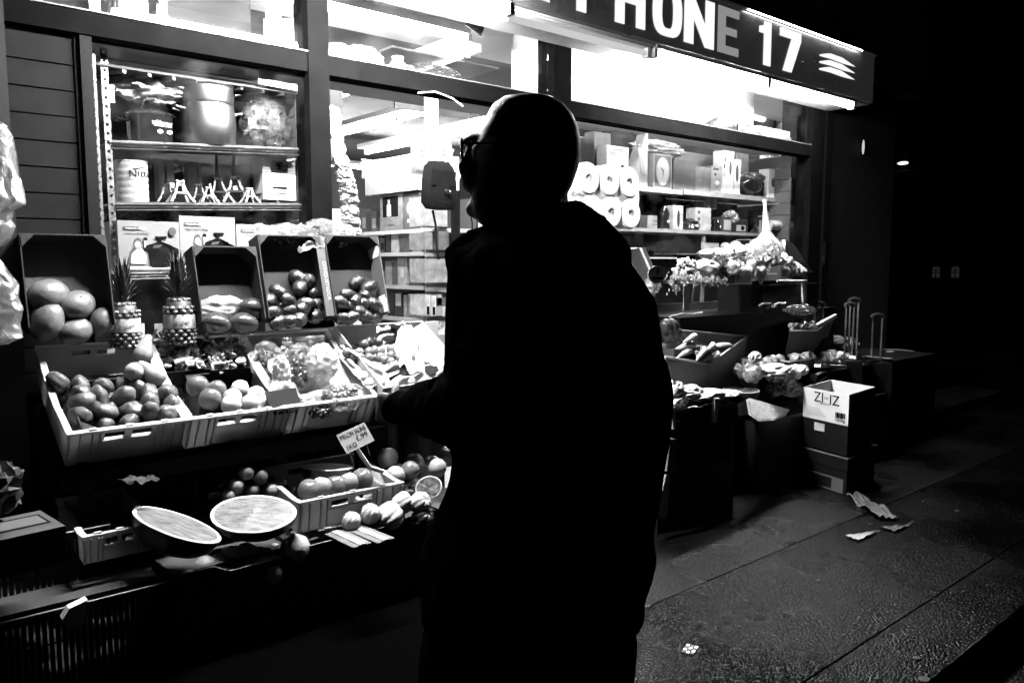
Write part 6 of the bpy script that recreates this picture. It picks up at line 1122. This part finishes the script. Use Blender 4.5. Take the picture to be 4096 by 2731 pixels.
one('oval_bowl',MB().lathe([(0,0),(.12,.01),(.17,.06),(.175,.065),(.16,.06)],26,sx=1.2),M('bowl_grey',.16,.3),'dim oval bowl with a pale thing inside at the far table end','bowl',tuple(A(3570,1432,Y=3.2)),smooth=True); one('bowl_content',MB().ell((0,0,0),(.08,.06,.03)),FM['pale'],'pale food in the dim oval bowl','food',tuple(A(3560,1425,Y=3.18)+V((0,0,.02))),smooth=True)
bag('dull crumpled sack behind the far table',A(3330,1385,Y=3.3),(.28,.12,.07),M('sack_dull',.2,.7,var=.4),231,.35,2,name='sack',cat='sack')
cornerbox('tilted open crate of small fruit with a bright right edge',[A(3235,1268,Y=3.25),A(3345,1264,Y=3.2),A(3268,1322,Y=2.92),A(3160,1322,Y=2.95)],(.02,.05,-.17),M('crate_dull',.2,.6,var=.2),M('crate_dull_out',.05,.7,var=.2))
a_,b_=A(3265,1305,Y=2.97),A(3342,1262,Y=3.1); one('bright_board',MB().tube([V((0,0,0)),b_-a_],.018,4),paper,'bright white strip along the right edge of the tilted crate','strip',tuple(a_))
pile('small shiny fruit in the tilted crate, far right','small_fruit','pale',A(3200,1310,Y=3.1),(.16,.06,.03),16,.55,'round','fruit')
# luggage handles
def handle(label,px,pyt,pyb,dpx,d):
    a_=A(px,pyb,d=d); b_=A(px+dpx,pyb,d=d); top=A(px+8,pyt,d=d).z-a_.z; t=T('trolley_suitcase',label,'suitcase',tuple(a_)); v=b_-a_; v.z=0
    O('handle_bar',MB().tube([(0,0,-.1),(0,0,top)],.010,8),steelD,t,True); O('handle_bar',MB().tube([v+V((0,0,-.1)),v+V((0,0,top))],.010,8),steelD,t,True)
    O('grip',MB().tube([(-.015,0,top),(-.01,0,top+.02),v*.5+V((0,0,top+.03)),v+V((.01,0,top+.02)),v+V((.015,0,top))],.018,8),M('grip_black',.03,.15,coat=.6),t,True)
    O('case_body',MB().box(v*.5+V((0,0,-.1-(a_.z-.1)/2)),(v.length*2.2,.22,a_.z-.1),(0,0,math.atan2(v.y,v.x))),blackM,t)
handle('tall pair of suitcase handle bars, nearer of the two crossed pairs',3380,1228,1385,30,6.0); handle('tallest suitcase handle rising behind the crossed pair',3395,1208,1380,32,6.3); handle('lone suitcase handle at the far right',3488,1272,1395,36,6.2); handle('suitcase handle peeping over the tilted crate',3255,1225,1300,34,6.2)
# far street
for (a,b,yy,n) in ((6.9,9.6,3.02,0),(9.8,14,4.2,1)): struct('stone_step',MB().b(a,b,yy,yy+.5,-.2,.08),M('step_stone',.008,.35,var=.3,scale=10,bump=.4,bscale=30))
fb=T('far_building','black far building with two small arched lit windows and a lamp','building',(26,10,0)); O('wall',MB().b(0,6,-7,9,0,11),M('far_wall',.02,.9),fb)
for px,py in ((3745,1088),(3822,1088)):
    p=A(px,py,X=25.95); l=p-V(fb.location); mb=MB().prism([(-.11,-.17),(.11,-.17),(.11,.1),(.06,.17),(-.06,.17),(-.11,.1)],.02,lambda u,v,w_:l+V((-w_,u,v)))
    f=O('arched_window',mb,EM('window_glow_%d'%(px%7),.012 if px<3800 else .05),fb)
    for k in (-.03,.04): O('glazing_bar',MB().b(l.x-.04,l.x-.025,l.y-.12,l.y+.12,l.z+k,l.z+k+.02),ink,f)
    O('glazing_bar',MB().b(l.x-.04,l.x-.025,l.y-.01,l.y+.01,l.z-.17,l.z+.17),ink,f)
p=A(3612,653,X=18); t=T('street_lamp','small bright lamp over a faintly lit slatted ledge in the dark street','lamp',tuple(p)); O('lamp_glass',MB().ell((0,0,0),(.05,.12,.035)),EM('lamp_far',1.5),t,True); O('ledge',MB().b(.0,.6,-.55,.25,-.45,-.14),M('ledge_dull',.08,.7),t); O('bracket',MB().b(.08,.14,-.05,.05,-.16,3),ink,t)
for k in range(3): O('ledge_slat',MB().b(-.03,-.0,-.55,.25,-.44+k*.1,-.38+k*.1),M('ledge_dull',.08,.7),t)
p=A(3445,590,Y=3.76); t=T('wall_light','small drop-shaped light on the dark neighbouring wall','lamp',tuple(p)); O('lamp_glass',MB().ell((0,-.02,0),(.012,.012,.07),10,10),EM('drop_light',.5),t,True)
p=A(3298,1015,Y=3.66); one('reflective_strip',MB().ell((0,0,0),(.025,.01,.12),8,10),steel,'short reflective strip on the end post of the shop','strip',tuple(p),smooth=True)
# ---------------------------------------------------------------- litter
def litter(name,label,pts,mat,wav=.012,seed=0,z=.012): return sheetpaper(name,label,[A(a,b,Z=z) for a,b in pts],mat,wav,seed=seed)
litter('crumpled_paper','crumpled grey newspaper strip on the pavement, largest piece of litter',((3385,1980),(3440,1975),(3600,2068),(3520,2068)),M('litter_grey',.04,.7,var=.4,scale=12),.02,71,.02)
litter('paper_scrap','bright white triangular paper scrap on the pavement',((3380,2138),(3435,2158),(3520,2118),(3480,2125)),M('litter_white',.3,.8),.006,72); litter('paper_scrap','grey folded paper scrap right of the white one',((3525,2105),(3580,2122),(3665,2085),(3600,2100)),M('litter_pale',.05,.7),.006,73)
t=T('checked_card','small checkered card lying on the asphalt in the foreground','card',tuple(A(2760,2595,Z=.004)),(0,0,R(20)))
for i in range(4):
    for k in range(3): O('card_square',MB().b(-.034+i*.018,-.02+i*.018,-.022+k*.016,-.010+k*.016,0,.0015),paper if (i+k)%2 else inkG,t)
for i,(px,py,r) in enumerate(((3667,2631,.012),(3697,2715,.018),(3273,2320,.009),(3450,2233,.008),(2590,2423,.012),(3580,2285,.009),(3062,2103,.008),(2985,2402,.007),(3507,2713,.007),(3828,2041,.012),(3370,2202,.008),(3480,2096,.009),(3735,2407,.007),(3584,2415,.006),(3155,2198,.006),(3694,2004,.008))): one('gum_spot',MB().lathe([(0,0),(r*1.1,0),(r,.003),(0,.004)],10,sx=1.2),M('gum',.012,.7,var=.2),'small pale flattened spot on the pavement','gum',tuple(A(px,py,Z=.002 if A(px,py,Z=0).y>2.11 else .0)),group='gum spots on the pavement')
# ---------------------------------------------------------------- person
def remesh(name,mb,vox,mat,parent,smooth=4,origin=None,fold=0):
    me=bpy.data.meshes.new(name+'_src'); me.from_pydata(mb.v,[],mb.f); bm=bmesh.new(); bm.from_mesh(me); bmesh.ops.recalc_face_normals(bm,faces=bm.faces); bm.to_mesh(me); bm.free()
    o=bpy.data.objects.new(name+'_src',me); COL.objects.link(o); md=o.modifiers.new('r','REMESH'); md.mode='VOXEL'; md.voxel_size=vox
    sm=o.modifiers.new('s','SMOOTH'); sm.iterations=smooth; sm.factor=.5
    me2=bpy.data.meshes.new_from_object(o.evaluated_get(bpy.context.evaluated_depsgraph_get())); bpy.data.objects.remove(o); me2.name=name
    for p in me2.polygons: p.use_smooth=True
    if fold:
        for v_ in me2.vertices:
            q_=v_.co; z_=q_.z; n1=noise.noise(V((q_.x*3.5,q_.y*3.5,q_.z*4.5))); n2=noise.noise(V((q_.x*9,q_.y*9,q_.z*5+7))); n3=noise.noise(V((q_.x*22,q_.y*22,q_.z*14)))
            v_.co=q_+v_.normal*(fold*(n1*1.0+(.5-abs(n2)*2)*.55+n3*.25))
    me2.materials.clear(); me2.materials.append(mat)
    if origin is not None: me2.transform(Matrix.Translation(-V(origin)))
    r=bpy.data.objects.new(name,me2); COL.objects.link(r); r.parent=parent; return r
def limb(mb,pts):   # pts: (Vector, radius)
    n=14
    P=[];Rr=[]
    for (a,ra),(b,rb) in zip(pts,pts[1:]):
        for k in range(6): P.append(V(a).lerp(V(b),k/6)); Rr.append(ra+(rb-ra)*k/6)
    P.append(V(pts[-1][0])); Rr.append(pts[-1][1])
    for _ in range(2):
        P=[P[0]]+[(P[i-1]+P[i]*2+P[i+1])/4 for i in range(1,len(P)-1)]+[P[-1]]
    mb.tube(P,Rr,n); mb.ell(P[0],(Rr[0],)*3,14,10); mb.ell(P[-1],(Rr[-1],)*3,14,10)
def rings(mb,rows,n=32):
    """rows: (py, left px, right px, half thickness, depth, centre shift)"""
    vs=[]
    for py,l,r,hd,d in rows:
        a=A(l,py,d=d);b=A(r,py,d=d); c=(a+b)/2; hw=(a-b).length/2
        for k in range(n):
            t_=2*math.pi*k/n; vs.append(c+RT*hw*math.cos(t_)*(abs(math.cos(t_))**-.12 if abs(math.cos(t_))>.01 else 1)+FH*hd*math.sin(t_))
    m_=len(rows); mb.add(vs,[(i*n+k,i*n+(k+1)%n,(i+1)*n+(k+1)%n,(i+1)*n+k) for i in range(m_-1) for k in range(n)]+[tuple(range(n))[::-1],tuple(range((m_-1)*n,m_*n))])
D=1.58
foot=A(2150,1053,d=D); foot.z=0
ps=T('person','person in a dark hooded padded coat and glasses walking left, arm reaching to the fruit','person',tuple(foot))
skin=M('skin_dark',.022,.55,spec=.3,var=.15,bump=.08,bscale=200); coatM=M('coat_fabric',.0025,.95,spec=.0,var=.3,bump=.5,bscale=35); trM=M('trouser_fabric',.0025,.95,spec=.0,bump=.4,bscale=120)
h=MB()
# head: skull, face
hd_rows=[(392,2050,2150,.03,D),(405,2010,2205,.055,D),(430,1975,2250,.072,D),(470,1942,2288,.082,D),(520,1918,2308,.087,D),(570,1900,2318,.088,D),(620,1893,2318,.086,D),(670,1895,2305,.083,D),(720,1890,2285,.078,D),(770,1885,2262,.072,D),(810,1883,2245,.068,D),(845,1886,2235,.062,D),(872,1892,2232,.056,D),(898,1925,2235,.055,D),(940,1965,2235,.058,D),(1000,1960,2260,.07,D)]
rings(h,hd_rows)
def fe(px,py,r,dd=0): h.ell(A(px,py,d=D)+FH*dd,r,14,10)
fe(1900,560,(.020,.045,.014)); fe(1885,610,(.012,.012,.02)); limb(h,[(A(1895,590,d=D),.011),(A(1870,640,d=D),.013),(A(1856,668,d=D),.014)]); fe(1868,676,(.017,.018,.010))
fe(1884,735,(.011,.022,.008)); fe(1886,757,(.010,.020,.008)); fe(1898,835,(.014,.026,.018)); fe(1905,700,(.03,.04,.04))
for s_ in (-1,1): 
    h.ell(A(1915,607,d=D)+FH*s_*.032,(.014,.014,.012),12,8)
    h.ell(A(2118,640,d=D)+FH*s_*.083,(.020,.010,.032),14,10); h.ell(A(2135,625,d=D)+FH*s_*.090,(.016,.006,.026),12,8)
# hidden core that joins head, hands
limb(h,[(A(2100,940,d=D),.06),(A(2150,1200,d=D),.07),(A(2200,1900,d=D),.07)])
E1=[(A(2200,1150,d=1.45),.045),(A(1960,1600,d=1.50),.038),(A(1700,1645,d=1.72),.030),(A(1590,1640,d=1.84),.024)]
limb(h,[(A(2130,1080,d=D),.05)]+E1)
E2=[(A(2300,1150,d=1.78),.045),(A(2440,1600,d=1.80),.036),(A(2300,1960,d=1.75),.028),(A(2270,2010,d=1.74),.022)]
limb(h,[(A(2200,1080,d=D),.05)]+E2)
def hand(wr,fwd,side,nrm_,k=1.,curl=.5,thumb=1):
    wr=V(wr); fwd=V(fwd).normalized(); side=V(side); side=(side-fwd*side.dot(fwd)).normalized(); dn_=fwd.cross(side)*nrm_
    pal=wr+fwd*.05*k
    for s_ in (-.026,-.009,.009,.026): limb(h,[(wr+side*s_*.7*k,.014*k),(wr+fwd*.085*k+side*s_*k,.0125*k)])
    for i,(s_,L_) in enumerate(((-.030,.060),(-.010,.072),(.010,.076),(.030,.068))):
        b0=wr+fwd*.085*k+side*s_*k; p1=b0+(fwd*math.cos(curl*.5)+dn_*math.sin(curl*.5))*L_*.45*k; p2=p1+(fwd*math.cos(curl*1.4)+dn_*math.sin(curl*1.4))*L_*.33*k; p3=p2+(fwd*math.cos(curl*2.1)+dn_*math.sin(curl*2.1))*L_*.26*k
        limb(h,[(b0-fwd*.02,.010*k),(p1,.0088*k),(p2,.0080*k),(p3,.0070*k)])
    tb=wr+fwd*.025*k+side*.03*thumb*k; t1=tb+(fwd*.6+side*.6*thumb+dn_*.4).normalized()*.04*k; t2=t1+(fwd*.9+side*.1*thumb+dn_*.5).normalized()*.035*k
    limb(h,[(tb,.014*k),(t1,.011*k),(t2,.009*k)])
hand(A(1590,1640,d=1.84),A(1500,1625,d=1.93)-A(1590,1640,d=1.84),ZU+FH*.3,1,.95,.5,1)
hand(A(2270,2010,d=1.74),V((-.1,.1,-1)),-RT,1,.95,.6,1)
body=remesh('body',h,.0068,skin,ps,3,foot)
# coat
c_=MB()
rings(c_,[(925,1965,2330,.075,D),(950,1935,2395,.11,D),(985,1880,2440,.15,D),(1020,1822,2480,.18,D),(1060,1808,2515,.20,D),(1130,1803,2562,.215,D),(1210,1800,2605,.222,D),(1300,1798,2640,.225,D),(1420,1797,2658,.225,D),(1560,1800,2668,.22,D),(1700,1808,2668,.215,D),(1830,1815,2664,.21,D),(1950,1785,2656,.21,D),(2060,1735,2634,.21,D),(2120,1715,2606,.205,D),(2180,1700,2606,.205,D),(2229,1695,2620,.21,D),(2290,1690,2600,.21,D),(2350,1688,2578,.21,D),(2400,1688,2572,.205,D),(2450,1690,2565,.20,D)])
limb(c_,[(A(2262,872,d=D),.030),(A(2330,868,d=D),.034),(A(2385,925,d=D),.045),(A(2430,1010,d=D),.05)]); limb(c_,[(A(2140,950,d=D-.05),.045),(A(2260,900,d=D-.04),.045),(A(2330,885,d=D),.04)])
limb(c_,[(A(1965,962,d=D),.022),(A(1900,1000,d=D),.03),(A(1850,1030,d=D),.028)])
limb(c_,[(A(2250,1120,d=1.50),.10),(A(2080,1420,d=1.47),.092),(A(1960,1620,d=1.50),.080),(A(1800,1640,d=1.63),.066),(A(1650,1632,d=1.77),.050),(A(1590,1632,d=1.83),.042)])
limb(c_,[(A(2350,1120,d=1.74),.10),(A(2480,1450,d=1.74),.08),(A(2450,1700,d=1.75),.07),(A(2330,1930,d=1.75),.052),(A(2290,1985,d=1.75),.046)])
coat=remesh('coat',c_,.012,coatM,ps,3,foot,.020)
l_=MB()
limb(l_,[(A(2080,2250,d=1.55),.13),(A(1870,2600,d=1.55),.100),(A(1850,2900,d=1.55),.085),(A(1880,3500,d=1.56),.05),(A(1870,3930,d=1.60),.047)])
limb(l_,[(A(2160,2250,d=1.62),.13),(A(2080,2600,d=1.64),.10),(A(2075,2850,d=1.66),.09)]); limb(l_,[(A(2250,2250,d=1.65),.14),(A(2300,2600,d=1.66),.128),(A(2300,2900,d=1.66),.11),(A(2420,3400,d=1.72),.055),(A(2500,3760,d=1.74),.05)])
trs=remesh('trousers',l_,.013,trM,ps,3,foot,.012)
def shoe(p,yaw,nm):
    m=MB(); e=Matrix.Rotation(yaw,3,'Z'); p=V(p)
    for x,y,r,zr in ((-.07,0,.045,.05),(0,0,.045,.052),(.08,0,.048,.045),(.15,0,.042,.032),(.0,0,.046,.085)): m.ell(p+e@V((x,y,zr*.9)),(r if x<.1 else r*1.1,r*.9,zr),14,10)
    for x in (-.05,.05,.14): m.b(p.x+(e@V((x,0,0))).x-.04,p.x+(e@V((x,0,0))).x+.04,p.y+(e@V((x,0,0))).y-.035,p.y+(e@V((x,0,0))).y+.035,p.z,p.z+.02)
    return remesh('shoe',m,.007,M('shoe_black',.02,.4),ps,2,foot)
fy=math.atan2(-RT.y,-RT.x)
pa=A(1870,3930,d=1.6); pb_=A(2500,3760,d=1.74)
for p in (pa,pb_): shoe((p.x,p.y,-.13 if p.y<1.05 else 0),fy,'')
gm=MB()
for s_ in (-1,1):
    c0=A(1897,608,d=D)+FH*s_*.034; gm.tube([c0+FH*.026*math.cos(a)+ZU*.021*math.sin(a)-RT*.022 for a in [R(30*k) for k in range(13)]],.0016,6)
    gm.tube([c0-RT*.022+FH*s_*.026+ZU*.008,A(1990,596,d=D)+FH*s_*.078,A(2110,606,d=D)+FH*s_*.088],.002,6)
gm.tube([A(1897,604,d=D)+FH*.010-RT*.022,A(1897,604,d=D)-FH*.010-RT*.022],.0016,6); me=gm.mesh('glasses',True); me.transform(Matrix.Translation(-foot)); O('glasses',me,M('glasses_metal',.5,.15,1),ps)
lens=MB()
for s_ in (-1,1):
    c0=A(1897,608,d=D)+FH*s_*.034-RT*.022; lens.add([c0]+[c0+FH*.025*math.cos(R(30*k))+ZU*.020*math.sin(R(30*k)) for k in range(12)],[(0,1+k,1+(k+1)%12) for k in range(12)])
me=lens.mesh('lenses'); me.transform(Matrix.Translation(-foot)); O('lenses',me,GLASS(),ps)
hr=MB(); rings(hr,[(386,2055,2150,.03,D),(398,2005,2212,.058,D),(424,1968,2258,.076,D),(466,1945,2294,.086,D),(520,1945,2314,.091,D),(575,1960,2323,.0925,D),(630,1985,2322,.090,D),(680,2040,2310,.087,D),(740,2100,2288,.08,D),(790,2150,2262,.07,D)])
me=hr.mesh('hair',True); me.transform(Matrix.Translation(-foot)); O('hair',me,M('close_cropped_hair',.015,.6,bump=.6,bscale=260),ps)
bm_=MB()
for px in (1795,1800): pass
S.frame_set(1)
